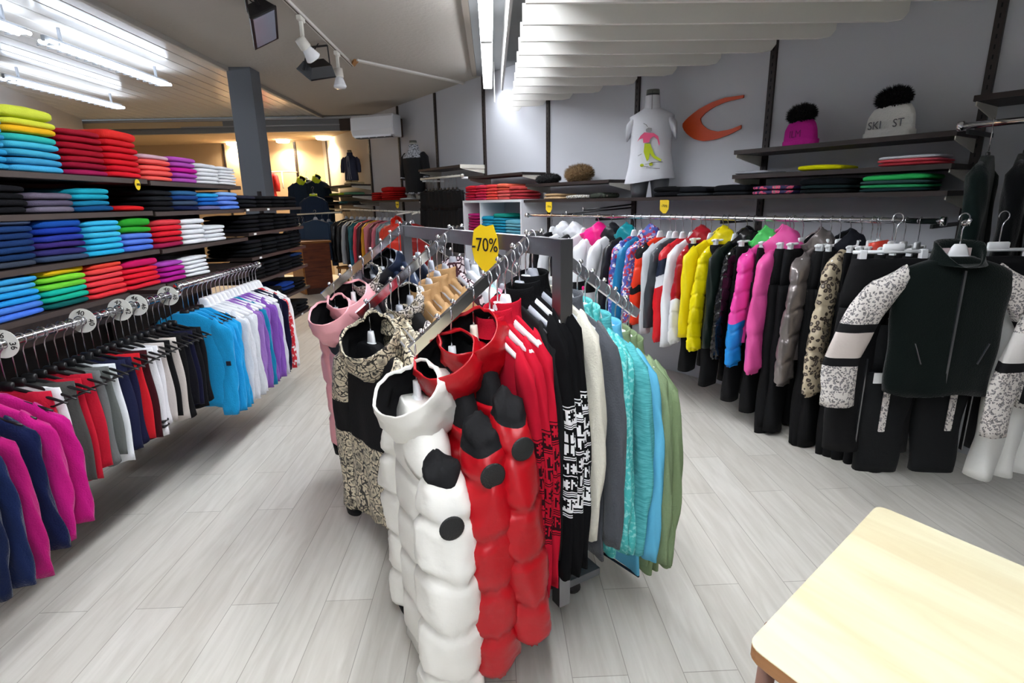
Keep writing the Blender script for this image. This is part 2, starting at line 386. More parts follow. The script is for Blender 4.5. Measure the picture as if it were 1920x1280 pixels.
# projecting faceout arm below the long shelf
for k,(a_,b_,nm) in enumerate((((-.01,-.01,0),(-.25,-.42,-.045),'left'),((-.03,-.01,-.03),(-.45,-.45,-.08),'right'))):
    m_=empty('display_bracket',wp(5.0,0,1.50),RROT); MB().tube([a_,b_],.007,BLACKP,8).obj('bar',m_); MB().tube([b_,(b_[0],b_[1],b_[2]+.025)],.009,CHROME,8).obj('stop_pin',m_)
    tag(m_,f'thin slanting display bar under the long shelf, {nm} one of two','display arm')

# ---------------------------------------------------------------- folded clothes
def folded_mesh(w,d,h,seed,lobes=1):
    r=random.Random(seed); mb=MB(); n=28; rs=[]; K=11
    tx,ty=r.uniform(-.06,.06),r.uniform(-.05,.05)
    for k in range(K+1):
        t=-PI/2+PI*k/K; zz=math.copysign(abs(math.sin(t))**.55,math.sin(t)); cz=max(0,math.cos(t))**.30
        ring=[]
        for i in range(n):
            a=2*PI*i/n; ca,sa=math.cos(a),math.sin(a)
            x=math.copysign(abs(ca)**.3,ca)*w/2; y=math.copysign(abs(sa)**.3,sa)*d/2
            e=1+.02*noise.noise(Vector((ca*2,sa*2,seed*3.1)))
            sag=-.12*h*(abs(x)/(w/2))**3
            z=zz*h/2*(1+.15*noise.noise(Vector((x*9,y*9,seed))))+sag*(1 if zz>0 else .2)
            ring.append((x*cz*e*(.97+.03*cz)+tx*h*zz,y*cz*e,z+h/2+.12*h*noise.noise(Vector((x*6,y*6,seed+9)))))
        rs.append(ring)
    # soften the flat top and bottom
    return mb.rings(rs,BLK,(1,1)).mesh('folded_garment')
def folded(p,rot,w,d,h,color,label,cat='folded garment',group=None,name='folded_sweater',mt=None,var=None):
    v=R.randrange(5) if var is None else var
    me=shared(('fold',round(w,2),round(d,2),round(h,3),v),lambda:folded_mesh(w,d,h,v+1+round(h*997)))
    o=add(name,me,None,p,(R.uniform(-.012,.012),R.uniform(-.012,.012),rot+R.uniform(-.05,.05)))
    setmat(o,mt or knit(color)); return tag(o,label,cat,group)
CN={}
def cname(h):
    r,g,b=[int(h[i:i+2],16) for i in(0,2,4)]
    import colorsys
    H,S,V=colorsys.rgb_to_hsv(r/255,g/255,b/255); H*=360
    if V<.16: return 'black'
    if S<.12: return 'white' if V>.82 else ('light grey' if V>.6 else ('grey' if V>.3 else 'charcoal'))
    if S<.32 and V<.5: return 'slate grey'
    if H<12 or H>=345: n='red' if V>.7 else 'dark red'; n='coral' if (V>.85 and S<.68) else n
    elif H<22: n='coral orange' if V>.6 else 'brown'
    elif H<42: n='tan' if S<.6 else 'orange'
    elif H<53: n='golden yellow' if V>.6 else 'olive'
    elif H<75: n='lime yellow'
    elif H<150: n='green'
    elif H<183: n='teal'
    elif H<205: n='turquoise blue'
    elif H<218: n='sky blue' if V>.7 else 'petrol blue'
    elif H<248: n='cornflower blue' if (S<.68 and V>.6) else ('royal blue' if V>.55 else 'navy')
    elif H<285: n='violet'
    elif H<318: n='purple' if V>.45 else 'plum'
    else: n='magenta' if V>.5 else 'burgundy'
    return n
def stack(pf,rot,w,d,hs,cols,where,group,kind='sweater',over=0):
    """pf(z) gives the place; cols from the top down"""
    n=len(cols); z=0
    for i in range(n-1,-1,-1):
        h=hs if not (over and i==0) else hs*over
        c=cols[i]; pos='only one' if n==1 else ('top one' if i==0 else ('bottom one' if i==n-1 else ORD[i]+' from top'))
        j=R.uniform(-.006,.006)
        p=pf(z)+Vector((j,R.uniform(-.006,.006),0))
        folded(p,rot,w+R.choice((-.01,0,.0)),d,h*1.05,c,f'{cname(c)} folded {kind}, {pos} in {where}','folded '+kind,group,'folded_'+kind)
        z+=h*.96

SX=-2.02 # front edge of the left shelves
def lshelf(y0,y1,z,label,d=.38,x=SX):
    root=empty('wall_shelf',(x-d/2,(y0+y1)/2,z))
    MB().box((0,0,-.014),(d,y1-y0,.028),DARKW).obj('board',root,False)
    MB().box((d/2+.001,0,-.014),(.004,y1-y0-.01,.024),mat('4a403c',.35)).obj('price_strip',root,False)
    return tag(root,label,'shelf')
Z1,Z2,Z3,Z4=1.715,1.535,1.31,1.10
for z,nm in ((Z1,'top'),(Z2,'second'),(Z3,'third'),(Z4,'fourth')):
    lshelf(1.3,3.42,z,f'{nm} dark shelf of the left shelving, nearer bay'); lshelf(3.44,4.66,z-.006,f'{nm} dark shelf of the left shelving, farther bay')
mb=MB().box((SX-.40,2.99,.92),(.02,3.34,1.60),mat('241a17',.6))
root=mb.obj('shelf_back_panel',None,False); tag(root,'dark brown back panel behind the left sweater shelves','panel')
for y in (1.32,3.43,4.65): MB().box((SX-.385,y,.86),(.03,.04,1.72),mat('1a1311',.5)).obj('upright',root,False)
MB().box((SX-.01,2.36,1.03),(.02,2.12,.11),DARKW).obj('fascia',root,False); MB().box((SX-.02,4.0,1.03),(.02,1.2,.09),DARKW).obj('fascia',root,False)
STK={
 (Z1,'top shelf'):[((2.22,2.53),['c2d060','aebd5c','3fa0d0','3a9ccc','2e92c4','3aa0cc','2a96c8','2e9ccc','3aa2d0'],.031),
  ((2.53,2.83),['d4e04a','dadf45','f0b820','35bcb4','48bcd8','45aed0','3f9cc8','48aede'],.034),
  ((2.83,3.14),['a0182e','a01228','a01026','a01026','a01228','8e0f2e','9c1a50'],.033),
  ((3.14,3.43),['e0302c','d0202a','d01a28','d01a28','d41c28','d4182a','dc1c2c'],.035),
  ((3.43,3.75),['c9a8b4','f0605c','f0605a','ec5a56','f06058'],.033),
  ((3.75,4.06),['b050b0','a848a8','c01c90','b048b0','b050b0'],.034),
  ((4.06,4.36),['e2e4e8','eceef0','e6e8ec','eceef0','e2e2e6'],.029),
  ((4.36,4.65),['e8eaee','eceef0','e6e8ec','eceef0','e8e8ec','f0f0f2'],.024)],
 (Z2,'second shelf'):[((2.05,2.32),['101014','0c0c10','141416','101014'],.032),((2.32,2.57),['141418','0c0c10','101014','141418'],.032),((2.57,2.84),['6a6272','5a5468','6e6878'],.032),
  ((2.84,3.12),['1ca0b4','1ca0b8','1a7a9c','124a7c'],.031),((3.16,3.40),['d81c20'],.03),
  ((3.44,3.71),['16181c','1a1c20','101014','141418'],.033),((3.71,4.02),['2f5f8a','1c3f7c','3a4a60','151f45'],.034),
  ((4.02,4.32),['2aa0d8','1a6cc0','1a5cb0','6a6a98'],.030),((4.32,4.64),['8ab4e8','6a90e0','6a8ee0','5a84dc'],.034)],
 (Z3,'third shelf'):[((2.26,2.56),['4a5a7a','1c3a6c','1a3565','1a3565','1a3868','18345e','3a4250'],.031),
  ((2.56,2.87),['1850a8','1a3aa0','2a3a98','3a2a70','33306a','3a4a66'],.033),((2.87,3.15),['3cb8e0','3ab8de','40bce0','2cb4dc','32b6de','2ab0dc'],.032),
  ((3.15,3.43),['30a030','30a030','5a80d8','5a80dc','5078d8'],.036),((3.45,3.76),['d84048','e02838','dc2030','c81830','9a1c48'],.036),
  ((3.76,4.05),['e8ecf0','eceef2','e8ecf0','eceef2','e6e8ec'],.035),((4.05,4.35),['e8ecf0','eceef2','e8ecf0','eceef2'],.030)],
 (Z4,'fourth shelf'):[((2.22,2.53),['3aa0d8','45a8d8','2a9fe0','2a9ae0','4a80d8','4a7ae0'],.030),
  ((2.53,2.82),['f4c41c','80d838','6cc83a','18b8a0','18b090','0d5a58'],.031),((2.82,3.11),['e84838','ee4a48','e84850','e84048','e43840','e83840'],.031),
  ((3.11,3.43),['c81860','e02038','e42034','e02034','e0283a'],.031),((3.45,3.71),['a848b0','b82098','b02098','b42088'],.033),
  ((3.71,4.03),['eceef2','e8ecf0','eceef2','e8ecf0','e6e8ec'],.027)]}
for (z,nm),sts in STK.items():
    for k,((y0,y1),cols,h) in enumerate(sts):
        yc=(y0+y1)/2; far=yc>3.435
        stack(lambda zz,yc=yc,z=z,far=far:Vector((SX-.175,yc,z+zz+(-.006 if far else 0))),PI/2,y1-y0+.004,.33,h,cols,f'{ORD[k]} pile, {nm}, left shelving',f'sweaters on the {nm} at left',over=1.5 if (k in(1,3) and nm!='second shelf') else 0)
# dark unit behind
DZ=[1.535,1.335,1.13,.93,.70,.46]
for i,z in enumerate(DZ): lshelf(4.68,6.05,z,f'{ORD[i]} shelf from top in the black trouser unit',.42)
for i,z in enumerate(DZ):
    for k in range(4):
        y=4.85+k*.335; n=4 if i in(1,2,3) else (3 if i else 3)
        cols=[R.choice(['0c0c0e','101014','0a0a0c','14161a','121218']) for _ in range(n)]
        if (i,k)==(0,0): cols[0]='2a2c3c'
        if i==4 and k==2: cols[0]='1c3f90'; cols[1]='16306c'
        if i==3 and k==3: cols[0]='18305c'
        stack(lambda zz,y=y,z=z:Vector((SX-.2,y,z+zz)),PI/2,.32,.37,.036,cols,f'{ORD[k]} pile, {ORD[i]} level, black unit','dark trousers folded in the unit by the column','trousers')
mb=MB()
root=empty('shelf_unit_frame',(SX-.42,5.36,0)); 
for y in (-.69,.69): MB().box((0,y,.95),(.03,.04,1.5),mat('141010',.5)).obj('upright',root,False)
tag(root,'dark uprights carrying the black trouser shelves','frame')
for i,(y,z) in enumerate([(4.72,Z2),(5.15,Z2),(4.8,1.335),(4.85,1.13),(5.7,.46)]):
    tag(MB().box((0,0,0),(.002,.05,.016),PAPER).obj('size_tag',None,False,(SX+.006,y,z-.014)),f'small white size tag on the {["upper left","upper right","second-level","third-level","lowest"][i]} black trouser shelf','tag')
def round_sign(p,rot,r,label):
    root=empty('price_sign',p,rot)
    MB().rings([[(r*math.cos(2*PI*k/16)*.8,y,r*math.sin(2*PI*k/16)) for k in range(16)] for y in(-.001,.001)],mat('e8c818',.6)).obj('card',root,False)
    text('-30%',r*.62,INK,root,(0,-.0025,0),(PI/2,0,0)); return tag(root,label,'price sign')
pp=at_x(258,346,SX+.012); round_sign(pp,PI/2,.03,'small round yellow sale sign on the top left shelf edge')

# ---------------------------------------------------------------- hangers and garments
def hanger_mesh(kind):
    mb=MB(); M_=WHITEP; n=12
    if kind=='black': rz,ry=.007,.006
    else: rz,ry=.018,.017
    w=.205; rs=[]
    for k in range(21):
        t=-1+2*k/20; x=t*w; z=(-.100 if kind=='black' else -.114)-.062*abs(t)**1.25; 
        b_=(1 if kind=='black' else (1.0+.9*math.exp(-(t/.28)**2)))
        tp=.55+.45*(1-abs(t)**4)
        rs.append([(x,ry*tp*math.cos(a),z+rz*b_*tp*math.sin(a)) for a in [2*PI*i/n for i in range(n)]])
    mb.rings(rs,M_)
    if kind=='black':
        mb.tube([(-.19,0,-.157),(-.15,0,-.172),(.15,0,-.172),(.19,0,-.157)],.004,M_,8); mb.box((0,0,-.095),(.05,.016,.035),M_,bev=.005)
    else:
        mb.rings([[(sx*.5*math.cos(a),.012*math.sin(a),z) for a in [2*PI*i/16 for i in range(16)]] for z,sx in((-.048,.04),(-.06,.062),(-.085,.082),(-.115,.10),(-.14,.09))],M_)
    return mb.mesh('hanger')
def hook_mesh():
    mb=MB(); c=[(.002+.018*math.cos(a),0,.0+.018*math.sin(a)) for a in [rad(x) for x in range(-150+360,-90,-20)]]
    pts=[( .022*math.cos(rad(a)),0,HK+.022*math.sin(rad(a))) for a in range(200,-61,-20)]+[(.004,0,HK-.03),(0,0,HK-.045),(0,0,-.075)]
    return mb.tube(pts,.0026,WIRE,8).mesh('hook')
def hanger(p,rot,kind,label,group=None):
    me=shared('h'+('black' if kind=='black' else 'white'),lambda:hanger_mesh('black' if kind=='black' else 'white'))
    o=add('clothes_hanger',me,None,p,rot); setmat(o,{'black':BLACKP,'white':WHITEP,'grey':GREYP,'ivory':mat('e6e2d0',.4)}[kind])
    add('hook',shared('hook',hook_mesh),o); return tag(o,label,'clothes hanger',group)

def spow(c,e): return math.copysign(abs(c)**e,c)
def body_mesh(a=.21,L=.66,t=.03,ah=None,seed=1,puffs=0,fold=.012,neck=.065,bands=None,sd=0):
    ah=ah or a*1.05; n=36; rs=[]; r=random.Random(seed); ph=[r.uniform(0,6) for _ in range(4)]
    prof=[(-.098,neck,.7),(-.104,neck*1.15,.75),(-.122,a*.58,.8),(-.140,a*.80,.85),(-.163,a*.95,.9),(-.19,a*1.0,1)]
    K=puffs*8 if puffs else 14
    for k in range(1,K+1):
        f=k/K; prof.append((-.19-f*(L-.11),a+(ah-a)*f,1+.15*f))
    for i,(z,w,tt) in enumerate(prof):
        f=max(0,(-z-.16))/L; pf=1
        if puffs and z<-.2:
            q=abs(math.cos(PI*((-z-.19)/(L-.11))*puffs+.4)); pf=1.08-.24*q**20
        ring=[]
        for k in range(n):
            A=2*PI*k/n; ca,sa=math.cos(A),math.sin(A)
            x=spow(ca,.85)*w*(1-(1-pf)*.12); y=spow(sa,.75)*t*tt*pf
            z_=z-sd*(abs(x)/a)**1.6*(1 if z>-.25 else 0); y+=fold*f*1.4*(math.sin(x*26+ph[0]+z*2)+.6*math.sin(x*47+ph[1]))*.7
            x+=.004*math.sin(z*23+ph[2]); zz=min(z_,z)+(.010*math.sin(x*20+ph[3]) if i>len(prof)-3 else 0)
            ring.append((x,y,zz))
        rs.append(ring)
    mb=MB(); mb.arc=[q[0]+.05 for rr_ in rs for q in rr_]
    if bands:
        zs=[p[0] for p in prof]
        mf=lambda k:next((m_ for zb,m_ in bands if zs[k+1]>=zb),bands[-1][1])
        mb.rings(rs,None,(1,1),mf=mf)
    else: mb.rings(rs,BLK,(1,1))
    return mb.mesh('body')
def sleeve_mesh(side,a=.21,L=.6,r0=.075,r1=.05,ry=.6,seed=1,puffs=0,splay=.05,fwd=0,bands=None,wr=.004,K=None,sd=0):
    r=random.Random(seed*7+side); n=28; K=K or (puffs*14 if puffs else 16); rs=[]; zs=[]
    ph=[r.uniform(0,6) for _ in range(4)]
    for k in range(K+1):
        f=k/K; z=-.150-sd-(L+.015-sd)*f
        x=side*(a-.02+splay*math.sin(min(1,f*1.3)*PI/2)+.012*math.sin(f*3+ph[0])); y=fwd*f+.008*math.sin(f*5+ph[1])
        rx=r0+(r1-r0)*f if r1<=r0 else r0+(r1-r0)*min(1,max(0,f-.07)*3.4)**.6; q0=min(1,(f*L+.004)/(r0*.9)); cap=max(.12,math.sqrt(max(0,1-(1-q0)**2))); 
        pf=1
        if puffs:
            q=abs(math.cos(PI*f*puffs)); pf=1.02-.09*q**26; sm=q**5
            if f>.97: pf=.8
        zs.append(z); ring=[]
        for i in range(n):
            A=2*PI*i/n
            dz=0.012*math.sin(A*2+ph[2]) if puffs and .02<f<.98 else 0
            w_=wr*(math.sin(A*3+f*9+ph[2])+math.sin(A*5-f*17+ph[3])) 
            if puffs: w_+=.004*noise.noise(Vector((math.cos(A)*3,math.sin(A)*3,f*40+seed)))
            R_=(rx*pf+w_)*cap
            if puffs: R_+=.0035*sm*math.sin(A*13+ph[0]+f*30); dz+=.010*sm*noise.noise(Vector((math.cos(A)*2.5,math.sin(A)*2.5,round(f*puffs)*3.7+seed)))
            ring.append((x+math.cos(A)*R_,y+math.sin(A)*R_*ry*(pf**2 if puffs else 1),z+dz+-.022*side*math.cos(A)*max(0,1-f*9)))
        rs.append(ring)
    mb=MB(); mb.arc=[(((2*PI*i/n+PI)%(2*PI)-PI) if side>0 else 2*PI*i/n-PI)*r0*(1+ry)*.5+.035 for _ in rs for i in range(n)]
    if bands:
        mf=lambda k:next((m_ for zb,m_ in bands if zs[k+1]>=zb-.001),bands[-1][1])
        mb.rings(rs,None,(1,1),mf=mf)
    else: mb.rings(rs,BLK,(1,1))
    return mb.mesh('sleeve')
def hood_mesh(sz=1,seed=0,inner=False,tilt=55):
    """a slumped hood: a rounded cloth bag whose oval opening looks up and to the front"""
    mb=MB(); n=32; rs=[]; K=16
    p0,p1=(rad(56),rad(176))
    for k in range(K+1):
        f=k/K; ph=p0+(p1-p0)*f if not inner else p0+(rad(150)-p0)*f
        q=1 if not inner else .93-.10*f
        if not inner and k==0: ring0=True
        ring=[]
        for i in range(n):
            A=2*PI*i/n; ca,sa=math.cos(A),math.sin(A)
            d=Vector((math.sin(ph)*ca,math.sin(ph)*sa,math.cos(ph)))
            w=1+.15*noise.noise(d*2.3+Vector((seed,0,0)))+.09*noise.noise(d*5+Vector((0,seed,0)))+.03*math.sin(A*7+f*9)*f-.05*max(0,math.sin(f*14+A*2+seed))**6
            ring.append((.100*d.x*w*q,.108*d.y*w*q,.118*d.z*w*q+(.03 if d.z<0 else 0)*d.z))
        if not inner and k==0:
            rs.append([(x*.93,y*.93,z-.004) for x,y,z in ring]); rs.append([(x*.97,y*.97,z+.006) for x,y,z in ring])
        rs.append(ring)
    M=Matrix.Translation((.035*(sz>1.04),-.012,-.085-.02*(sz>1.04)))@Matrix.Rotation(rad(tilt*.75),4,'X')@Matrix.Rotation(rad(26),4,'Y')@Matrix.Scale(sz,4)
    mb.rings(rs,BLK,(0,1),M); return mb.mesh('hood')
def collar_mesh(h=.042,r=.07,t=.04,seed=0,dip=0):
    mb=MB(); n=24
    def ring(rr,z,dy=0): return [(rr*math.cos(2*PI*k/n),(rr*t/r)*math.sin(2*PI*k/n)+dy-dip*.3*max(0,-math.sin(2*PI*k/n))**2,z+.010*math.sin(2*PI*k/n)-dip*max(0,-math.sin(2*PI*k/n))**1.5*max(0,(z+.125)/.08)) for k in range(n)]
    mb.rings([ring(r*1.2,-.125),ring(r*1.1,-.105),ring(r*1.04,-.105+h*.6),ring(r*1.05,-.105+h),ring(r*.98,-.105+h+.003),ring(r*.92,-.105+h*.6),ring(r*.9,-.115)],BLK,(0,1))
    return mb.mesh('collar')
def disc_mesh(r=.03): return MB().lathe([(r,0),(r,.003),(r*.85,.005)],BLK,24).mesh('badge')

HK=.055
def garment(p,rot,label,cat,mt,name='jacket',hang='white',a=.21,L=.62,t=.028,Ls=.58,puffs=0,hood=None,collar=None,cuff=None,smat=None,seed=None,sl=(1,-1),r0=.072,r1=.05,ry=.55,badge=None,bands=None,sbands=None,splay=.05,group=None,lean=0,ah=None,fold=.012,hlabel=None,tilt=55,hsz=.84,fwd=0,hlabel_full=None,zip_=False,sd=0,hsc=1):
    seed=seed or R.randrange(1,5)
    p=Vector(p)-Vector((0,0,HK))
    root=empty(name,p,(lean,0,rot) if lean else rot); tag(root,label,cat,group)
    key=('b',a,L,t,seed,puffs,fold,ah,sd,str(bands and [(z,m_.name) for z,m_ in bands]))
    o=add('body',shared(key,lambda:body_mesh(a*(.74 if sd else 1),L,t,ah,seed,puffs,fold,bands=bands,sd=sd)),root)
    if not bands: setmat(o,mt)
    for s in sl:
        key=('s',sd,s,a,Ls,r0,r1,ry,seed,puffs,splay,fwd,str(sbands and [(z,m_.name) for z,m_ in sbands]))
        o=add('sleeve',shared(key,lambda:sleeve_mesh(s,a,Ls,r0,r1,ry,seed,puffs,splay,fwd,sbands,sd=sd)),root)
        if not sbands: setmat(o,smat or mt)
        if badge and s==badge[0]:
            b_=add('badge',shared(('d',badge[2]),lambda:disc_mesh(badge[2])),root,(s*(a-.026+splay*math.sin(min(1,((-.15-sd-badge[1])/Ls)*1.3)*PI/2)+(r0+(r1-r0)*min(1,max(0,(-.15-sd-badge[1])/Ls-.07)*3.4)**.6 if r1>r0 else r0)*1.05+.014),-.002,badge[1]),(0,s*PI/2,0)); setmat(b_,badge[3]); b_['label']='round black rubber badge'
        if cuff:
            key=('c',a,Ls,splay,r1,ry,fwd,s)
            c=add('cuff',shared(key,lambda:MB().rings([[(s*(a-.02+splay)+math.cos(A)*r1*k*.8,fwd+math.sin(A)*r1*ry*k*.8,-.165-Ls+.01-z) for A in [2*PI*i/16 for i in range(16)]] for z,k in((0,1),(.02,.95),(.06,.8))],BLK).mesh('cuff')),root); setmat(c,cuff)
    if hood:
        h=add('hood',shared(('hd',hsz,seed,tilt),lambda:hood_mesh(hsz,seed,False,tilt)),root); setmat(h,hood[0])
        li=add('hood_lining',shared(('hl',hsz,seed,tilt),lambda:hood_mesh(hsz,seed,True,tilt)),h); setmat(li,hood[1])
    if collar:
        c=add('collar',shared(('co',seed),lambda:collar_mesh(seed=seed)),root); setmat(c,collar)
    if zip_:
        MB().box((0,-t*1.16,-.165-L*.5+.05),(.009,.010,L*.88),STEEL).obj('zip',root,False)
    if hang:
        hg=hanger(p,rot,hang,hlabel_full or f'{hang} hanger holding the {hlabel or label}'[:200],None); hg.scale=(hsc,1,1)
    return root
def trousers(p,rot,label,mt,L=1.0,w=.19,t=.026,hang='white',seed=None,name='ski_trousers',cat='trousers',side=None,hlabel=None):
    seed=seed or R.randrange(1,5)
    p=Vector(p)-Vector((0,0,HK))
    root=empty(name,p,rot); tag(root,label,cat)
    def mk():
        mb=MB(); r=random.Random(seed); ph=r.uniform(0,6)
        def loop(cx,hw,z,tt,n=20): return [(cx+spow(math.cos(A),.8)*hw,spow(math.sin(A),.8)*tt+.008*math.sin(cx*9+z*11+A*3+ph),z) for A in [2*PI*k/n for k in range(n)]]
        mb.rings([loop(0,w*.86,-.12,t*.8),loop(0,w*.88,-.15,t),loop(0,w,-.28,t*1.1),loop(0,w*1.02,-.36,t*1.1)],mt,(1,1))
        return mb.mesh('waist')
    def leg(s):
        mb=MB(); r=random.Random(seed+9); ph=r.uniform(0,6); rs=[]
        for k in range(15):
            f=k/14; z=-.34-(L-.22)*f; cx=s*(w*.5+.012*f); hw=w*.52*(1-.22*f)
            rs.append([(cx+spow(math.cos(A),.8)*hw+.004*math.sin(z*19+ph),spow(math.sin(A),.8)*t*(1.1+.25*f)+.009*math.sin(z*13+A*2+ph)*f,z) for A in [2*PI*q/18 for q in range(18)]])
        return mb.rings(rs,mt,(1,1)).mesh('leg')
    o=add('waist',shared(('w',w,t,seed),mk),root); setmat(o,mt)
    for s in(-1,1):
        o=add('leg',shared(('lg',s,L,w,t,seed),lambda:leg(s)),root); setmat(o,mt)
        if side: c=MB().box((s*(w*.62),-t*1.4,-.40-(L-.5)*.5*R.uniform(.8,1)),(.028,.006,.24),side).obj('patch',root,False)
    if hang=='clip':
        h=empty('clip_hanger',p,rot); MB().tube([(-.17,0,-.09),(.17,0,-.09)],.008,WHITEP,8).box((0,0,-.075),(.09,.014,.04),WHITEP,bev=.004).obj('bar',h)
        for s in(-1,1): MB().box((s*.13,0,-.105),(.03,.026,.05),WHITEP,bev=.004).obj('clip',h,False)
        add('hook',shared('hook',hook_mesh),h); tag(h,f'white clip hanger holding the {hlabel or label}','clothes hanger')
    elif hang: hanger(p,rot,hang,f'{hang} hanger holding the {hlabel or label}')
    return root
# ---------------------------------------------------------------- central rack
CBD=Vector((.476,-.879,0)); NFD=Vector((-.879,-.476,0)); CROT=math.atan2(CBD.y,CBD.x)
ARM=[Vector((-.45,2.92,1.439)),Vector((-.155,2.40,1.439)),Vector((.14,1.83,1.439))]
PR=Vector((.212,1.66,0)); PL=Vector((-.45,2.92,0))
rack=empty('clothes_rack',(PR+PL)/2,0); rc=(PR+PL)/2
def rl(p): return Vector(p)-rc
MB().beam(rl(PR+Vector((0,0,1.41))),rl(PL+Vector((0,0,1.41))),.03,.055,STEEL).obj('crossbar',rack,False)
for q in (PR,PL): MB().beam(rl(q+Vector((0,0,.15))),rl(q+Vector((0,0,1.437))),.045,.045,STEEL,up=CBD).obj('post',rack,False)
mb=MB(); M=Matrix.Rotation(CROT,4,'Z'); M.translation=Vector((0,0,.135))
mb.box((-.07,0,0),(1.42,.46,.03),mat('6a6c70',.45,metal=.4),M); mb.obj('base_plate',rack,False)
for sx in(-1,1):
    for sy in(-1,1):
        M2=Matrix.Rotation(CROT,4,'Z'); c=M2@Vector((sx*.60-.07,sy*.17,.062)); MB().lathe([(.012,.07),(.03,.065),(.033,.02),(.033,-.02),(.03,-.064),(.01,-.065)],BLACKP,14,Matrix.Translation(c)@Matrix.Rotation(PI/2,4,'X')@Matrix.Scale(1,4)).obj('caster',rack)
def arm_pt(i,t):
    """t>0 to the front left, t<0 to the back right"""
    l=.42 if t>=0 else .47; dr=.305 if t>=0 else .32
    return ARM[i]+NFD*t+Vector((0,0,-dr*abs(t)/l))
for i in range(3):
    for sg,l in ((1,.45),(-1,.47)):
        a,b=arm_pt(i,.0),arm_pt(i,sg*l); m_=MB(); m_.beam(a-rc,b-rc,.020,.034,CHROME)
        m_.obj('arm',rack,False); k=.03
        while k<l:
            q=arm_pt(i,sg*k)-rc+Vector((0,0,.016)); add('peg',shared('peg',lambda:MB().lathe([(.003,0),(.003,.010),(.008,.012),(.0085,.018),(.006,.023),(.001,.025)],CHROME,8).mesh('peg')),rack,q); k+=.055
tag(rack,'steel crossbar rack with sloping chrome arms in the middle of the floor','clothes rack')
# yellow price card on the crossbar
ps=empty('price_sign',PR.lerp(PL,.30)+Vector((0,0,1.395))+NFD*.045,CROT+.35)
pts=[(-.058,.055),(-.02,.075),(.004,.068),(.045,.075),(.066,.03),(.070,-.02),(.052,-.075),(.02,-.098),(-.015,-.095),(-.06,-.055),(-.072,-.01)]
MB().rings([[(x,y,z) for x,z in pts] for y in(-.001,.001)],mat('f0cc10',.55)).obj('card',ps,False)
text('-70%',.070,INK,ps,(0,-.003,0),(PI/2,0,0)); ps.scale=(.92,1,1)
tag(ps,'large yellow cut-out price card hanging on the rack crossbar','price sign')

SNAKE=mat('d6cbb0',.5,kind='snake',h2='1d1916',scale=20,bump=.3,bscale=45); ZEBRA=mat('d8d4cc',.5,kind='snake',h2='141212',scale=30)
LEO=mat('d8d2cc',.85,kind='leopard',h2='6a6666',scale=88); LEOP=mat('cfc0a4',.35,kind='leopard',h2='3a2c22',scale=34,bump=.4,bscale=45,spec=.5); GIR=mat('e8d8dc',.9,kind='giraffe',h2='3a1420',scale=38)
CAMO=mat('30362c',.8,kind='leopard',h2='15180f',scale=22)
WH=puff('eceae2'); RED=puff('b00616'); REDD=puff('a80c20'); LBLK=cloth('101012'); RUB=mat('1c1e1e',.6,bump=.5,bscale=300)
NBW=nordic('e8e8e8','0b0b0d','nordic_white_on_black'); NRB=nordic('2a0a10','b8142c','nordic_dark_on_red')
def g3(i,pos,label,**k):
    p=arm_pt(i,pos); p.z-=k.pop('low',0)
    kw=dict(cat='jacket'); kw.update(k); m_=kw.pop('mt'); c=kw.pop('cat')
    return garment(p,CROT+kw.pop('dr',0),label,c,m_,**kw)
C_='on the middle rack'
# --- front arm nearest the camera
g3(2,.44,'white puffer jacket with a hood hanging frontmost on the middle rack',mt=WH,name='puffer_jacket',puffs=5,L=.88,a=.235,t=.07,Ls=.86,r0=.052,r1=.098,ry=.98,hood=(WH,LBLK),seed=2,splay=.03,sd=.07,sbands=[(-.275,LBLK),(-9,WH)],badge=(1,-.38,.036,RUB),hang='white',hlabel='frontmost white puffer jacket',hsz=1.15,tilt=42,cuff=LBLK,dr=-.12,low=.0,hsc=.55)
g3(2,.315,'bright red puffer jacket with black shoulder band, next behind the white puffer',mt=RED,name='puffer_jacket',puffs=5,L=.86,a=.235,t=.045,Ls=.84,r0=.054,r1=.094,ry=.88,hood=(RED,LBLK),seed=3,splay=.055,sd=.07,badge=(1,-.35,.038,RUB),hang='white',hlabel='nearer red puffer jacket',hsz=1.1,tilt=42,dr=-.10,hsc=.55,bands=[(-.25,LBLK),(-9,RED)],sbands=[(-.30,LBLK),(-9,RED)])
g3(2,.235,'second red puffer jacket from the rack end with its black lined hood',mt=RED,name='puffer_jacket',puffs=5,L=.86,a=.235,t=.045,Ls=.80,r0=.052,r1=.09,ry=.82,hood=(RED,LBLK),seed=4,splay=.10,sd=.07,badge=(1,-.345,.036,RUB),hang='ivory',hlabel='second red puffer jacket',hsz=1.1,tilt=40,dr=-.06,hsc=.55,bands=[(-.25,LBLK),(-9,RED)],sbands=[(-.29,LBLK),(-9,RED)])
for k,(t,n) in enumerate(((.175,'nearest'),(.145,'middle'),(.115,'farthest'))):
    g3(2,t,f'crimson knit tunic with dark snowflake band, {n} of the three in a row',cat='sweater',mt=NRB,smat=NRB,name='knit_tunic',L=.90,t=.016,Ls=.80,r0=.05,r1=.032,ry=.42,seed=1+k,hang='white',hlabel=f'{n} crimson snowflake tunic',fold=.006,splay=.075,collar=knit('b8142c'))
g3(2,.088,'plain black jacket on a wide black hanger behind the crimson tunics',mt=BLK,L=.8,t=.014,Ls=.74,r0=.045,r1=.035,ry=.4,seed=2,hang='black',hlabel='plain black jacket',fold=.006)
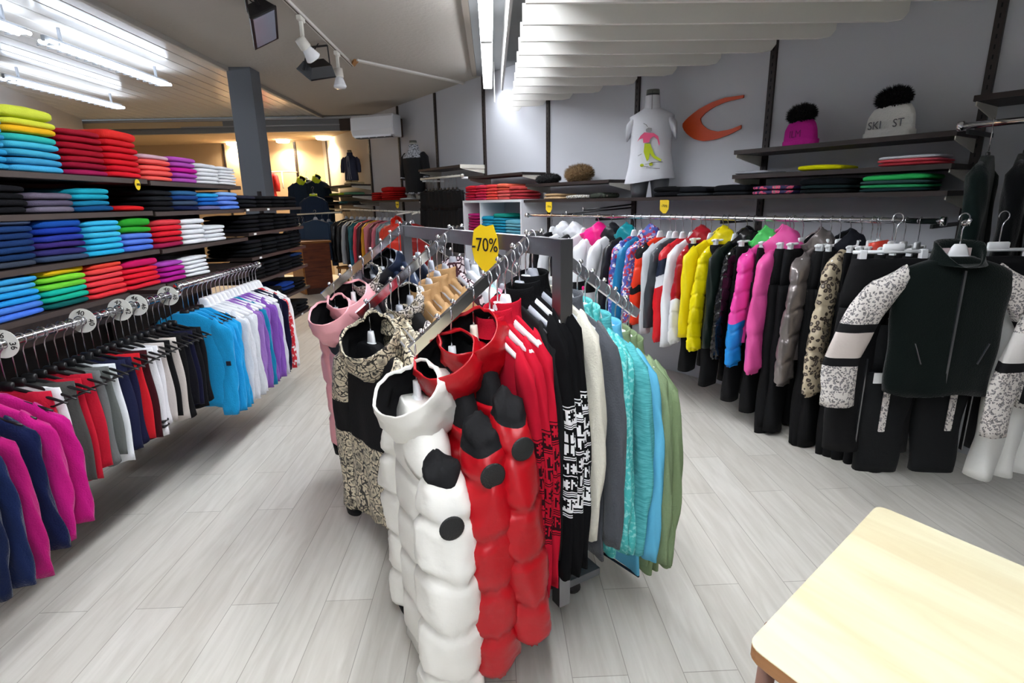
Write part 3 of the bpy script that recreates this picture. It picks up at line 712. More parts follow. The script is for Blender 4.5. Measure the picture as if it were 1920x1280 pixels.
for k,(t,n) in enumerate(((.060,'nearest'),(.035,'middle'),(.008,'farthest'))):
    g3(2,t,f'black knit dress with white snowflake and letter band, {n} of three',cat='sweater',mt=NBW,smat=NBW,name='knit_dress',L=.98,t=.014,Ls=.84,r0=.048,r1=.036,ry=.55,seed=1+k,hang=['grey','white','grey'][k],hlabel=f'{n} black snowflake dress',fold=.006,splay=.085,collar=knit('0b0b0d'))
# --- back arm right of the post
FL=[(-.06,'e2ddcc','fleece jacket','cream fleece jacket right beside the rack post',.88,fleece('e0dccc')),
 (-.135,'55585f','hooded sweater','charcoal grey sweater between the cream fleece and the aqua tops',.92,fleece('55585e')),
 (-.18,'4cc0be','shirt','aqua shirt speckled white, nearer the grey sweater',.88,mat('45b8b6',.8,kind='speckle',h2='8adcd8',scale=90)),
 (-.215,'4cc0be','shirt','aqua shirt speckled white, farther of the two',.88,mat('48bcba',.8,kind='speckle',h2='92dedb',scale=70)),
 (-.265,'3a9a9c','sweater','teal melange zip sweater on the back arm of the rack',.86,mat('3f9a9e',.95,kind='melange',h2='5ebcc0',scale=24,bump=.4,bscale=200)),
 (-.315,'6fc4e4','jacket','light sky blue softshell jacket with dark hem binding',.93,cloth('62b8dc')),
 (-.36,'8fa27c','sweater','sage green sweater, nearest of the three sage ones',.90,knit('869a74')),
 (-.395,'8fa27c','sweater','sage green sweater, middle of the three sage ones',.91,knit('8aa078')),
 (-.43,'8fa27c','sweater','sage green sweater, last at the end of the arm',.88,knit('849870'))]
for k,(t,c,nm,lab,L_,m_) in enumerate(FL):
    g3(2,t,lab,cat=nm.split()[-1],mt=m_,name=nm.replace(' ','_'),L=L_,t=.018,Ls=.74,r0=.054,r1=.040,ry=.52,seed=1+k%4,hang='white',hlabel=lab.split(',')[0] if k not in(2,3,6,7,8) else lab,fold=.008,splay=.07,collar=m_,a=.215,dr=R.uniform(-.04,.04))
MB().tube([(-.222,0,-1.025),(0,-.02,-1.03),(.225,0,-1.025)],.005,cloth('14202c'),6).obj('hem_binding',bpy.data.objects[[o.name for o in COL.objects if o.get('label')==FL[5][3]][0]])
# --- middle front arm
g3(1,.405,'black jacket with snakeskin print hood and sleeves at the arm end',mt=SNAKE,name='ski_jacket',bands=[(-.56,cloth('0d0d10')),(-9,SNAKE)],L=.84,a=.225,t=.04,Ls=.80,r0=.08,r1=.075,ry=.6,hood=(SNAKE,LBLK),seed=2,splay=.10,hang='white',hlabel='snakeskin hooded jacket',dr=.25,hsc=.6,hsz=1.25,tilt=50,sbands=[(-.42,SNAKE),(-.60,LBLK),(-9,SNAKE)],cuff=LBLK)
for k,t in enumerate((.31,.275)):
    g3(1,t,f'snakeskin print jacket behind the hooded one, {["nearer","farther"][k]} of the pair',mt=SNAKE,name='ski_jacket',L=.84,t=.022,Ls=.76,r0=.065,r1=.06,ry=.5,seed=3+k,hang='grey',hlabel=f'{["nearer","farther"][k]} plain snakeskin jacket',splay=.07,collar=SNAKE)
g3(1,.225,'black jacket with zebra trimmed hood in front of the brown coats',mt=LBLK,name='ski_jacket',L=.8,t=.03,Ls=.7,hood=(ZEBRA,LBLK),seed=3,hang='grey',hlabel='black jacket with zebra trimmed hood',smat=ZEBRA)
BR=mat('b08a5c',.75,bump=.8,bscale=30,var=.2,vscale=14)
for k,t in enumerate((.175,.135,.095,.055)):
    g3(1,t,f'camel brown coat, {["nearest","second","third","farthest"][k]} of the four camel coats in a row',cat='coat',mt=BR,name='coat',L=.85,t=.022,Ls=.72,r0=.065,r1=.05,ry=.6,seed=1+k,hang='grey',hlabel=f'{["nearest","second","third","farthest"][k]} camel coat',splay=.05,collar=BR)
g3(1,.02,'maroon and pale giraffe print top beside the camel coats',cat='shirt',mt=GIR,name='printed_shirt',L=.7,t=.016,Ls=.6,r0=.05,r1=.04,seed=2,hang='grey',collar=GIR)
BK=[(-.04,'d4d8e0','pale grey quilted jacket beside the giraffe print top','dde0e6'),(-.085,'c8d0da','pale grey padded vest behind the first pale jacket','c8d0da'),(-.13,'8cc8d4','light aqua padded jacket under the price card','8cc8d4'),(-.175,'f07088','coral pink jacket peeking out under the price card','f07088'),(-.23,'101014','black jacket on the back middle arm','101014'),(-.29,'e8e8ea','white jacket on the back middle arm beyond the card','e8e8ea'),(-.35,'3a1420','maroon jacket on the back middle arm','3a1420'),(-.41,'141418','black hooded jacket at the far end of the back middle arm','141418')]
for k,(t,_,lab,c) in enumerate(BK):
    g3(1,t,lab,mt=puff(c),L=.66,t=.022,Ls=.58,puffs=0,r0=.06,seed=1+k%4,hang='white' if k%2 else 'grey',splay=.04)
# --- far front arm
PK=puff('eda8ae')
for k,t in enumerate((.395,.30)):
    g3(0,t,['pink puffer jacket with black shoulders at the end of the far arm','pink hooded puffer jacket, second from the end of the far arm'][k],mt=PK,name='puffer_jacket',puffs=4,L=.72,a=.20,t=.03,Ls=.74,r0=.055,r1=.062,ry=.7,hood=(PK,LBLK),seed=2+k,hsc=.55,hang='white',hlabel=['outermost pink puffer jacket','second pink puffer jacket'][k],splay=.09,hsz=1.15,tilt=40,sbands=[(-.27,cloth('24262c')),(-9,PK)],cuff=LBLK,bands=[(-.30,cloth('24262c')),(-9,PK)])
DK=[(.24,'1a1c22','charcoal jacket just behind the pink puffers'),(.19,'0e0e12','black jacket with white lined hood on the far arm'),(.14,'14161c','black padded coat in the middle of the far arm'),(.09,'1a2438','navy patterned jacket near the far post'),(.04,'22304a','dark blue jacket hanging at the far post')]
for k,(t,c,lab) in enumerate(DK):
    g3(0,t,lab,mt=puff(c),L=.66,t=.024,Ls=.58,r0=.06,seed=1+k%4,hang='grey',hood=((ZEBRA if k==1 else puff(c)),cloth('c8ccd4' if k==1 else '0c0c0e')) if k in(1,2,3) else None,splay=.05)
for k,(t,c,lab) in enumerate([(-.06,'20283a','navy jacket on the back far arm next to the post'),(-.13,'5a2a34','burgundy jacket in the middle of the back far arm'),(-.2,'0e0e12','black jacket near the end of the back far arm')]):
    g3(0,t,lab,mt=puff(c),L=.64,t=.024,Ls=.56,r0=.06,seed=1+k,hang='grey',splay=.04)

# ---------------------------------------------------------------- right wall rail
def gR(u,label,v=480,off=OFF,z=ZR,**k):
    s=sR(u,v,off+.22); kw=dict(cat='jacket'); kw.update(k); m_=kw.pop('mt'); c=kw.pop('cat')
    return garment(wp(s,off,z),GROT+PI+R.uniform(-.05,.05)+kw.pop('dr',0),label,c,m_,sl=(1,-1),**kw)
# local +x points out into the shop for these
HP=puff('f01c84')
def J(u,label,c,**k):
    m_=k.pop('mt',None) or puff(c); kw=dict(L=.66,t=.03,Ls=.60,r0=.072,r1=.055,ry=.5,splay=.05); kw.update(k)
    return gR(u,label,mt=m_,**kw)
J(1003,'black jacket first on the long rail, at its far end','0c0c10',L=.55,Ls=.5)
J(1022,'white and black jacket, second on the long rail','dcdee2',L=.55,Ls=.5,hood=(puff('e0e2e6'),LBLK))
J(1042,'black hooded jacket, third on the long rail','121216',L=.55,Ls=.5,hood=(puff('d8dade'),LBLK))
J(1060,'white jacket left of the hot pink hood','e4e6ea',L=.55,Ls=.5)
J(1088,'white jacket with a hot pink hood','dfe1e4',hood=(HP,LBLK),hsz=1.12,tilt=35,L=.6,sbands=[(-.5,puff('dfe1e4')),(-.6,LBLK),(-9,puff('dfe1e4'))],badge=(1,-.55,.02,HP))
J(1112,'white jacket with a pink dot on its black cuff band','e8e8ec',sbands=[(-.48,puff('e8e8ec')),(-.58,LBLK),(-9,puff('e8e8ec'))],badge=(1,-.53,.018,HP),hood=(puff('1c1c22'),LBLK))
FLO=mat('4a5aa8',.5,kind='floral',h2='8a90c8',scale=45)
J(1138,'black jacket with a teal hood right of the pink hood','16181e',hood=(puff('168a94'),LBLK))
J(1153,'blue patterned puffer left of the petrol jacket','',mt=FLO,puffs=4)
J(1166,'petrol blue ski jacket','1a74a4')
J(1182,'blue and red patterned puffer right of the petrol jacket','',mt=mat('5a6cc0',.5,kind='floral',h2='c84850',scale=60),puffs=4,hood=(FLO,LBLK))
J(1201,'orange red jacket with a black sleeve band','e83818',puffs=4,sbands=[(-.24,LBLK),(-.46,puff('e83818')),(-.52,LBLK),(-9,puff('e83818'))])
J(1219,'pale silver jacket beside the orange red one','c4c8cc',Ls=.66)
J(1229,'dark grey jacket behind the red, navy and white one','3a3e44')
J(1243,'red jacket with navy and white sleeve bands','d01c28',puffs=3,Ls=.70,sbands=[(-.24,puff('c81c28')),(-.36,puff('1c2438')),(-.44,puff('e8eaee')),(-9,puff('d81824'))],L=.7)
J(1259,'white ski jacket with black lettering strip','e4e6e8',Ls=.72)
J(1276,'dark red puffer with a white lower sleeve','9c0c1c',puffs=6,hood=(puff('a81424'),LBLK),Ls=.68,sbands=[(-.52,puff('a00c1c')),(-9,puff('e4e6e8'))])
J(1295,'thin yellow jacket left of the yellow puffer','e8d414',Ls=.62)
J(1317,'bright yellow puffer with patterned cuffs','eedd08',puffs=7,Ls=.70,hood=(puff('ecd80c'),LBLK),r1=.065)
J(1340,'dark green black jacket right of the yellow puffer','14201c',Ls=.66)
J(1362,'glossy black quilted puffer','0e0e10',mt=gloss('101013'),puffs=9,Ls=.72,hood=(gloss('101013'),LBLK),r0=.065)
J(1396,'pink puffer with blue lower sleeve and green hood','ee4aa8',puffs=6,Ls=.74,hood=(puff('5cdc70'),puff('e0e8e0')),sbands=[(-.60,puff('ee4aa8')),(-9,puff('1c8cdc'))],r0=.078,r1=.07)
J(1434,'long all pink puffer jacket','e85aa4',puffs=3,Ls=.76,hood=(puff('ee5ca8'),puff('e04c98')),r0=.082,r1=.075,L=.7,hsz=1.15)
J(1500,'metallic silver taupe puffer','8c8684',mt=mat('8c8482',.28,metal=.6,bump=.5,bscale=45),puffs=5,Ls=.78,hood=(mat('8c8482',.28,metal=.6,bump=.5,bscale=45),LBLK),r0=.088,r1=.08,L=.7)
J(1556,'cream puffer with dark leopard marks and navy collar','',mt=LEOP,puffs=6,Ls=.80,hood=(cloth('14161e'),LBLK),r0=.088,r1=.08,L=.72)
J(1612,'dark green camouflage puffer with orange red collar','',mt=CAMO,puffs=3,Ls=.62,collar=puff('d83c28'),r0=.08)
TR_=[(1288,.95,'between the red and yellow puffers'),(1330,1.02,'behind the yellow puffer'),(1378,1.08,'left of the pink and blue puffer'),(1415,1.12,'between the two pink puffers'),(1452,1.18,'right of the long pink puffer'),(1470,1.20,'left of the silver puffer'),(1522,1.22,'right of the silver puffer'),(1540,1.22,'left of the leopard puffer'),(1580,1.26,'right of the leopard puffer'),(1600,1.26,'behind the camouflage puffer'),(1640,1.28,'right of the camouflage puffer'),(1662,1.28,'left of the display trousers')]
for u,L_,w in TR_:
    s=sR(u,480,OFF+.2); trousers(wp(s,OFF,ZR),GROT+PI+R.uniform(-.05,.05),f'black ski trousers hanging {w}',BLK,L=L_,t=.03,w=.2,hang='clip')
# display outfit on the rail end
DP=Vector((1.94,2.22,1.445))
drot=math.atan2(-.10,1)
ZJ=fleece('0e1614')
dj=garment(DP,drot,'black zip jacket with leopard print sleeves facing out on the rail end','jacket',ZJ,name='zip_jacket',a=.235,L=.62,t=.05,Ls=.60,r0=.085,r1=.07,ry=.45,hang='white',seed=2,splay=.20,zip_=True,ah=.215,fold=.008,sbands=[(-.40,LEO),(-.45,LBLK),(-.545,cloth('cfc4bd')),(-.58,LBLK),(-9,LEO)],hlabel_full='large white hanger holding the black zip jacket with leopard sleeves')
o=add('collar',collar_mesh(.062,.092,.062,0,.085),dj); setmat(o,ZJ); MB().box((0,.012,-.110),(.115,.006,.09),cloth('b8a8a8')).obj('lining',dj,False); MB().box((0,.007,-.098),(.05,.004,.014),mat('0a0a0a')).obj('neck_label',dj,False)
for s in(-1,1): MB().beam((s*.15,-.060,-.46),(s*.115,-.062,-.55),.006,.004,STEEL).obj('pocket_zip',dj,False)
m_=empty('faceout_hook',DP,0); MB().beam((0,.0,-.022),(.40,.42,-.022),.014,.02,CHROME).tube([(0,0,-.022),(0,-.02,-.022),(0,-.03,0)],.008,CHROME,8).obj('bar',m_); tag(m_,'chrome hook arm at the near end of the jacket rail','display arm')
dt=trousers(DP+Vector((.02,.13,-.30)),drot,'black ski trousers with leopard stripes below the display jacket',cloth('101214'),L=.72,w=.24,t=.035,hang='clip',side=LEO,hlabel='black leopard striped trousers')
for s in(-1,1):
    MB().box((s*.245,-.02,-.50),(.006,.02,.45),STEEL).obj('side_zip',dt,False); MB().box((s*.2,-.052,-.36),(.04,.004,.05),PAPER).obj('reflective_patch',dt,False)
LJ=garment(DP+Vector((.58,-.02,-.05)),drot+.3,'leopard sleeved jacket partly cut off at the right edge','jacket',cloth('1a1a1c'),name='zip_jacket',a=.22,L=.6,t=.04,Ls=.66,r0=.075,r1=.065,ry=.5,hang='white',seed=3,splay=.14,sbands=[(-.36,LEO),(-.40,LBLK),(-.50,cloth('d8d4d0')),(-.55,LBLK),(-9,LEO)],hlabel_full='white hanger holding the leopard sleeved jacket at the right edge')
m_=empty('faceout_hook',DP+Vector((.58,-.02,-.05)),0); MB().beam((0,0,-.022),(.42,.3,-.022),.014,.02,CHROME).obj('bar',m_,False); tag(m_,'chrome hook arm holding the jacket at the right edge','display arm')
for k in range(3): trousers(DP+Vector((.44+.11*k,.10+.04*k,-.22)),drot+.5+k*.2,f'white ski trousers under the right edge jacket, {["left","middle","right"][k]} pair',puff('e6e6e2'),L=.82,w=.13,t=.04,hang='clip',name='ski_trousers',hlabel=f'{["left","middle","right"][k]} white trousers')
for k,(s,z) in enumerate(((6.75,1.33),(7.0,1.33),(7.25,1.33),(7.45,1.33))):
    u=0; trousers(wp(s,OFF,ZR),GROT+PI+.1,f'black ski trousers behind the display outfit, {ORD[k]} pair from left',BLK,L=1.25,w=.2,t=.03,hang='clip')
for k,(dx,dy) in enumerate(((-.16,.16),(.30,.14))):
    trousers(DP+Vector((dx,dy,-.0)),drot,f'black trousers hanging behind the zip jacket, {["left","right"][k]} of the two',BLK,L=.92,w=.2,t=.03,hang='clip')
# dark coats at the right edge
for k,(s,c,lab) in enumerate([(7.66,'14201e','dark green coat with glossy sleeve, first on the upper right rail'),(7.80,'0c0e10','black coat, second on the upper right rail'),(7.92,'0e1214','black fleece coat, third on the upper right rail'),(8.06,'0e3c64','dark blue jacket, fourth on the upper right rail'),(8.2,'0c2c4c','navy jacket at the right edge of the picture')]):
    garment(wp(s,.42,1.875),GROT+PI+.15,lab,'coat',fleece(c),name='coat',L=.72,t=.034,Ls=.66,r0=.078,ry=.62,seed=1+k%4,hang='black',splay=.05)

# ---------------------------------------------------------------- left rail
RX=-1.74
rail((RX,1.45,1.095),(RX,3.02,1.095),.016,'near chrome rail below the left sweater shelves',[((RX,y,1.095),(SX-.02,y,1.095)) for y in (1.6,2.98)],CHROME,DARKW)
rail((RX,3.06,1.125),(RX,4.12,1.13),.016,'far chrome rail with the blue and purple sweaters',[((RX,y,1.127),(SX-.02,y,1.127)) for y in (3.08,4.1)],CHROME,DARKW)
for k,(y,n) in enumerate(((1.93,'36'),(2.32,'40'),(2.56,'42'),(2.68,'46'),(2.95,'48'))):
    root=empty('size_disc',(RX,y,1.095),(0,0,.12)); r=.052
    MB().rings([[(q*math.cos(2*PI*i/28),yy,q*math.sin(2*PI*i/28)) for i in range(28)] for q,yy in ((.018,-.0015),(r,-.0015),(r,.0015),(.018,.0015),(.018,-.0015))],mat('dcdcd4',.4),(0,0)).obj('disc',root,False)
    text(n,.030,INK,root,(-.001,-.0028,.033),(PI/2,.35,0)); text(n,.030,INK,root,(.033,-.0028,-.008),(PI/2,1.5,0),name='lettering')
    tag(root,f'white round size divider marked {n}, {ORD[k]} from the camera on the left rail','size divider')
near=[(1.50,'141e3c','navy sweater nearest the camera on the left rail',.52),(1.565,'18244a','navy sweater, second on the left rail',.52),(1.63,'a81868','magenta sweater between two navy ones on the left rail',.54),(1.70,'141c40','navy sweater between two magenta ones on the left rail',.50),(1.765,'c01c7c','magenta sweater, middle of the left rail magenta ones',.50),(1.83,'b81878','magenta sweater next to the folded trousers',.47)]
for k,(y,c,lab,L_) in enumerate(near):
    garment((RX,y,1.095),R.uniform(-.05,.08)-.05,lab,'sweater',fleece(c),name='sweater',L=L_-.03,t=.024,Ls=L_-.05,r0=.062,r1=.052,ry=.42,seed=1+k%4,hang='black',splay=.03,a=.195)
def draped(p,rot,label,m_,L,w=.17,t=.03,trim=None,hl=None,seed=1):
    """trousers folded over the hanger bar, legs down towards the aisle"""
    p=Vector(p)-Vector((0,0,HK)); root=empty('folded_trousers',p,rot); tag(root,label,'trousers','trousers on the left rail')
    def mk():
        mb=MB(); rs=[]; r=random.Random(seed); ph=r.uniform(0,6)
        for k in range(15):
            f=k/14; z=-.115-L*f; hw=w*(1-.12*f); cx=.02+.02*f
            rs.append([(cx+spow(math.cos(A),.6)*hw+.006*math.sin(z*17+ph),spow(math.sin(A),.8)*t*(.75+.5*f)*(.4 if k==0 else 1)+.006*math.sin(cx*40+math.cos(A)*6+ph),z+.006*math.cos(A*3+ph)*(f>.9)) for A in [2*PI*q/26 for q in range(26)]])
        return mb.rings(rs,m_).mesh('leg')
    o=add('leg',shared(('dr',round(L,2),w,t,seed),mk),root); setmat(o,m_)
    if trim:
        for z in (.05,.075): MB().box((.03,-.0,-.115-L+z),(w*1.82,t*2.7,.009),trim).obj('stripe',root,False)
    hanger(p,rot,'black',f'black hanger holding the {hl or label}'); return root
pc=[('c01c38','crimson trousers by the magenta sweaters'),('e8e8ec','white trousers, first pair from the near end'),('4c4c4a','dark grey trousers beside the white ones'),('c01830','crimson corduroy trousers, second from near end'),('b81830','crimson corduroy trousers, third from near end'),('6c7070','grey trousers, nearer of the grey pair'),('646866','grey trousers, farther of the grey pair'),('e6eaee','white trousers right of the grey pair'),('1a1e3c','navy speckled trousers, nearer pair'),('181838','navy trousers, farther pair'),('cc1c28','bright red trousers in mid rail'),('3a0c14','dark maroon trousers beside the bright red'),('e4e4e8','white trousers with black hem stripes'),('e0e0e4','white trousers behind the striped hem pair'),('c4bcb8','beige trousers, nearer pair'),('0e0e10','black trousers between the beige pairs'),('c8c0ba','beige trousers, farther pair'),('0e0e10','black trousers after the beige ones'),('101018','black trousers, third black pair on the near rail'),('121430','midnight blue trousers on the near rail'),('0e0e12','black trousers, fifth from the rail joint'),('0c0c10','black trousers, last before the blue sweaters')]
for k,(c,lab) in enumerate(pc):
    y=1.905+k*.0495
    draped((RX,y,1.095),R.uniform(-.06,.06)-.04,lab,mat(c,.85,bump=.4,bscale=120,var=.1,vscale=20,spec=.2),.41+R.uniform(-.02,.03),trim=mat('0c0c0e') if k==12 else None,seed=1+k%4,w=.135,t=.017)
fr=[('22a0dc','sky blue towelling sweater, nearest of four'),('229edc','sky blue towelling sweater, second of four'),('249fdb','sky blue towelling sweater, third of four'),('22a0dc','sky blue towelling sweater, last of four'),('d8dce2','white grey sweater right of the sky blue ones'),('dcdfe4','white grey sweater, second of the pale four'),('d4d8de','white grey sweater, third of the pale four'),('dcdfe4','white grey sweater, last of the pale four'),('9a74bc','light purple sweater beside the pale ones'),('8860b0','purple sweater left of the petrol one'),('1c84ac','petrol blue sweater among the purple ones'),('8c5cb8','purple sweater right of the petrol one'),('8454b0','purple sweater, third of the purple row'),('8656b4','purple sweater, last of the purple row'),('d8d8e0','white sweater between purple and navy'),('10122c','dark navy sweater near the far rail end'),('16142e','dark navy sweater with red neck at far end'),('c01828','red sweater with white flecks near far rail end'),('e8eaec','white sweater last on the far left rail')]
for k,(c,lab) in enumerate(fr):
    y=3.075+k*.0545
    m_=mat('c41828',.9,kind='speckle',h2='e8e0e0',scale=40) if k==17 else fleece(c)
    g=garment((RX,y,1.127),R.uniform(-.05,.05)-.03,lab,'sweater',m_,name='sweater',L=.57,t=.018,Ls=.54,r0=.056,r1=.045,ry=.42,seed=1+k%4,hang='white' if k>3 else 'black',splay=.02,fold=.008,a=.19)
    if k in (0,3): MB().box((.215,-.026,-.39),(.026,.004,.026),mat('10182c')).obj('patch',g,False)
# paper tags and shoes under the near rail
for k,(u,v,rz,w_) in enumerate([(205,855,.5,.09),(215,835,1.2,.06),(240,828,.1,.08),(258,818,-.1,.09)]):
    p=at_z(u,v,.42+.02*k); tag(MB().box((0,0,0),(w_*.55,w_,.002),PAPER).obj('paper_tag',None,False,p,(.5,.3-.15*k,rz)),f'white paper tag dangling under the trousers, {ORD[k]} from the left','tag')

# ---------------------------------------------------------------- right wall display pieces
pf=lambda s,off,z:(lambda zz:wp(s,off,z+zz))
# black trousers on the short rail
for k in range(9):
    s=1.52+k*.105; trousers(wp(s,.36,1.87),RROT+R.uniform(-.3,-.05)+.2,f'long black trousers under the short shelf, {ORD[k]} from the left',BLK,L=.78,w=.16,t=.03,hang='black')
# white cube unit
cu=empty('cube_unit',wp(3.13,0,0),RROT); WU=mat('dcdce0',.5)
for x in(-.60,.60): MB().box((x,-.19,.77),(.025,.38,1.54),WU).obj('side_panel',cu,False)
MB().box((0,-.19,1.553),(1.225,.38,.028),WU).obj('top_panel',cu,False); MB().box((0,-.01,.77),(1.18,.012,1.54),mat('b8b8be',.6)).obj('back_panel',cu,False); 
MB().box((-.23,-.19,1.155),(.02,.36,.77),WU).obj('divider',cu,False)
for z in (1.16,.78,.40,.06): MB().box((0,-.19,z),(1.18,.36,.02),WU).obj('inner_shelf',cu,False)
tag(cu,'white open cube unit with piles in its top compartments','shelf unit')
for k,cols in enumerate([['e02a38','c81c34','b81830','c01c3c','b01838'],['e03850','d82a44','c82440','d02c50','c83058'],['ec4848','e84a48','f05048','ec4a44','f0544c'],['ec6c54','e0604c','d85858','e06460','dc5c5c'],['c04844','b83c40','b03840','a83038']]):
    stack(lambda zz,k=k:wp(2.66+.235*k,.22,1.567+zz),RROT,.235,.30,.034,cols,f'{ORD[k]} pile on top of white cube unit','red and coral piles on the cube unit',over=1.3)
stack(lambda zz:wp(2.72,.22,1.17+zz),RROT,.25,.30,.036,['b82474','a81c60','b01c60','a8185c','b01c60','a41858','a8185c'],'magenta pile inside the white cube unit','piles inside the cube unit')
for k,cols in enumerate([['22a4c8','2a9cc0','2494bc','2a9cc0','2494b8','2a9cc0'],['1c9888','2898b4','2494b4','2898b4','2494b8','2a9cc0','2494b8'],['6ab0c4','74b4c4','5ca4b8','6ab0c4','5ca4b8']]):
    stack(lambda zz,k=k:wp(3.02+.25*k,.22,1.17+zz),RROT,.245,.30,.034,cols,f'{ORD[k]} blue pile inside white cube unit','piles inside the cube unit',over=1.4)
# folded things on the long shelf and above it
stack(pf(4.18,.2,1.56),RROT,.30,.24,.028,['b89870','c0a07c'],'tan pile at the left end of the long shelf','tan folded clothes')
folded(wp(4.52,.2,1.56),RROT,.30,.24,.04,'5a5848','snakeskin print folded shirt on the long shelf','folded shirt',None,'folded_shirt',ZEBRA)
folded(wp(4.80,.2,1.56),RROT,.22,.22,.05,'3a3028','dark printed folded shirt left of the T-shirt mannequin','folded shirt',None,'folded_shirt',CAMO)
stack(pf(5.62,.2,1.56),RROT,.30,.26,.040,['0c0c0e','0e0e12'],'crumpled black heap right of the T-shirt mannequin','black tops on the long shelf','shirt')
stack(pf(5.86,.2,1.56),RROT,.30,.27,.026,['14161a','2a2c30'],'printed grey pile on the long shelf','black tops on the long shelf','shirt',over=1.8)
stack(pf(6.18,.2,1.56),RROT,.30,.27,.026,['101216','16181c'],'black pile left of the purple printed pile','black tops on the long shelf','shirt',over=2.0)
PP=mat('2a2450',.7,kind='leopard',h2='e05078',scale=30)
for k in range(2): folded(wp(6.50,.2,1.56+.03*k),RROT,.30,.27,.03,'',f'purple and pink printed folded shirt, {["lower","upper"][k]} of two','folded shirt','printed tops on the long shelf','folded_shirt',PP)
stack(pf(6.84,.2,1.56),RROT,.32,.27,.026,['101418','1a2a2c','12181a'],'dark teal black pile on the long shelf','black tops on the long shelf','shirt',over=1.7)
stack(pf(7.22,.2,1.56),RROT,.36,.27,.022,['38c868','3a5a58','38a86c','20383a'],'green pile at long shelf end','green tops on the long shelf','shirt',over=1.6)
stack(pf(6.34,.2,1.70),RROT,.28,.26,.022,['a8a8b0'],'grey flat pile left on the middle shelf','tops on the middle shelf','shirt')
stack(pf(6.80,.2,1.70),RROT,.30,.26,.034,['e6e40c'],'yellow place on the middle shelf','tops on the middle shelf','shirt')
stack(pf(7.28,.2,1.70),RROT,.32,.26,.020,['dce0e8','e8606c','c8404c'],'white and coral middle shelf pile','tops on the middle shelf','shirt')
stack(pf(.08,.2,1.60),RROT,.42,.30,.034,['b81818','c01c1c','b01818','b81818','b81818'],'large red pile under the air conditioner','red tops near the back room','shirt',over=2.2)
stack(pf(-.38,.2,1.60),RROT,.34,.30,.034,['b01818','b81c1c','a81414','b01818'],'smaller red pile under the air conditioner','red tops near the back room','shirt')
folded(wp(.78,.24,1.60),RROT,.30,.26,.03,'b8b8ba','pale grey folded shirt by the black sweatshirt mannequin','folded shirt',None,'folded_shirt')
for k,(s,z,c) in enumerate([(-1.6,1.9,'d8c8a0'),(-2.0,1.72,'b8d840'),(-1.65,1.72,'70a880'),(-2.5,1.72,'98b848'),(-1.5,1.56,'2a3030'),(-2.0,1.56,'3c6870'),(-2.6,1.56,'1c2022')]):
    folded(wp(s,.22,z),RROT,.36,.30,.05,c,f'{cname(c)} folded shirt on the back shelves, {ORD[k]} counted from the top right','folded shirt','tops on the back shelves','folded_shirt')

def fur(name,p,rot,rx,ry,rz,n,l,c1,label,cat,r=None,ring=False,parent=None):
    mb=MB(); rr=random.Random(5); m_=mat(c1,.9,var=.5,vscale=30)
    def surf(a,b):
        if ring:
            x=(rx+rz*.5*math.cos(b))*math.cos(a); y=(ry+rz*.5*math.cos(b))*math.sin(a); z=rz*.5*math.sin(b)+rz*.5
            nn=Vector((math.cos(b)*math.cos(a),math.cos(b)*math.sin(a),math.sin(b)))
        else:
            b=b/2-PI/4; nn=Vector((math.cos(b)*math.cos(a),math.cos(b)*math.sin(a),math.sin(b))); x,y,z=rx*nn.x,ry*nn.y,rz*nn.z+rz
        return Vector((x,y,z)),nn
    rs=[[surf(2*PI*i/24,-PI+2*PI*k/12 if ring else -PI/2+ -PI/2+2*PI*k/12)[0]*1 for i in range(24)] for k in range(13)]
    if not ring: rs=[[(rx*math.cos(t)*math.cos(a),ry*math.cos(t)*math.sin(a),rz*math.sin(t)+rz) for a in [2*PI*i/24 for i in range(24)]] for t in [-PI/2+PI*k/10 for k in range(11)]]
    mb.rings(rs,m_,(0,0) if ring else (1,1))
    for _ in range(n):
        a=rr.uniform(0,2*PI)
        if ring: b=rr.uniform(-PI,PI); q,nn=surf(a,b)
        else:
            t=math.asin(rr.uniform(-.8,1)); nn=Vector((math.cos(t)*math.cos(a),math.cos(t)*math.sin(a),math.sin(t))); q=Vector((rx*nn.x,ry*nn.y,rz*nn.z+rz))
        if q.z<.003: continue
        d=(nn+Vector((rr.gauss(0,.35),rr.gauss(0,.35),rr.gauss(0,.35)))).normalized()*l*rr.uniform(.6,1.3); w=nn.cross(Vector((rr.random(),rr.random(),rr.random()))).normalized()*.0028
        e=q+d; e.z=max(e.z,.004); mb.quad([q-w,q+w,q+d*.55+w*.6+Vector((0,0,.001)),e],[(0,1,2,3)],m_)
    o=mb.obj(name,parent,True,p,rot)
    if label: tag(o,label,cat)
    return o
fur('fur_collar',wp(4.45,.2,1.72),RROT,.15,.10,.075,2600,.035,'8a6c46','fluffy tan fur collar on the short shelf','fur collar')
fur('fur_collar',wp(4.0,.22,1.72),RROT,.15,.09,.045,2200,.025,'141214','flat black fur collar on the short shelf','fur collar')
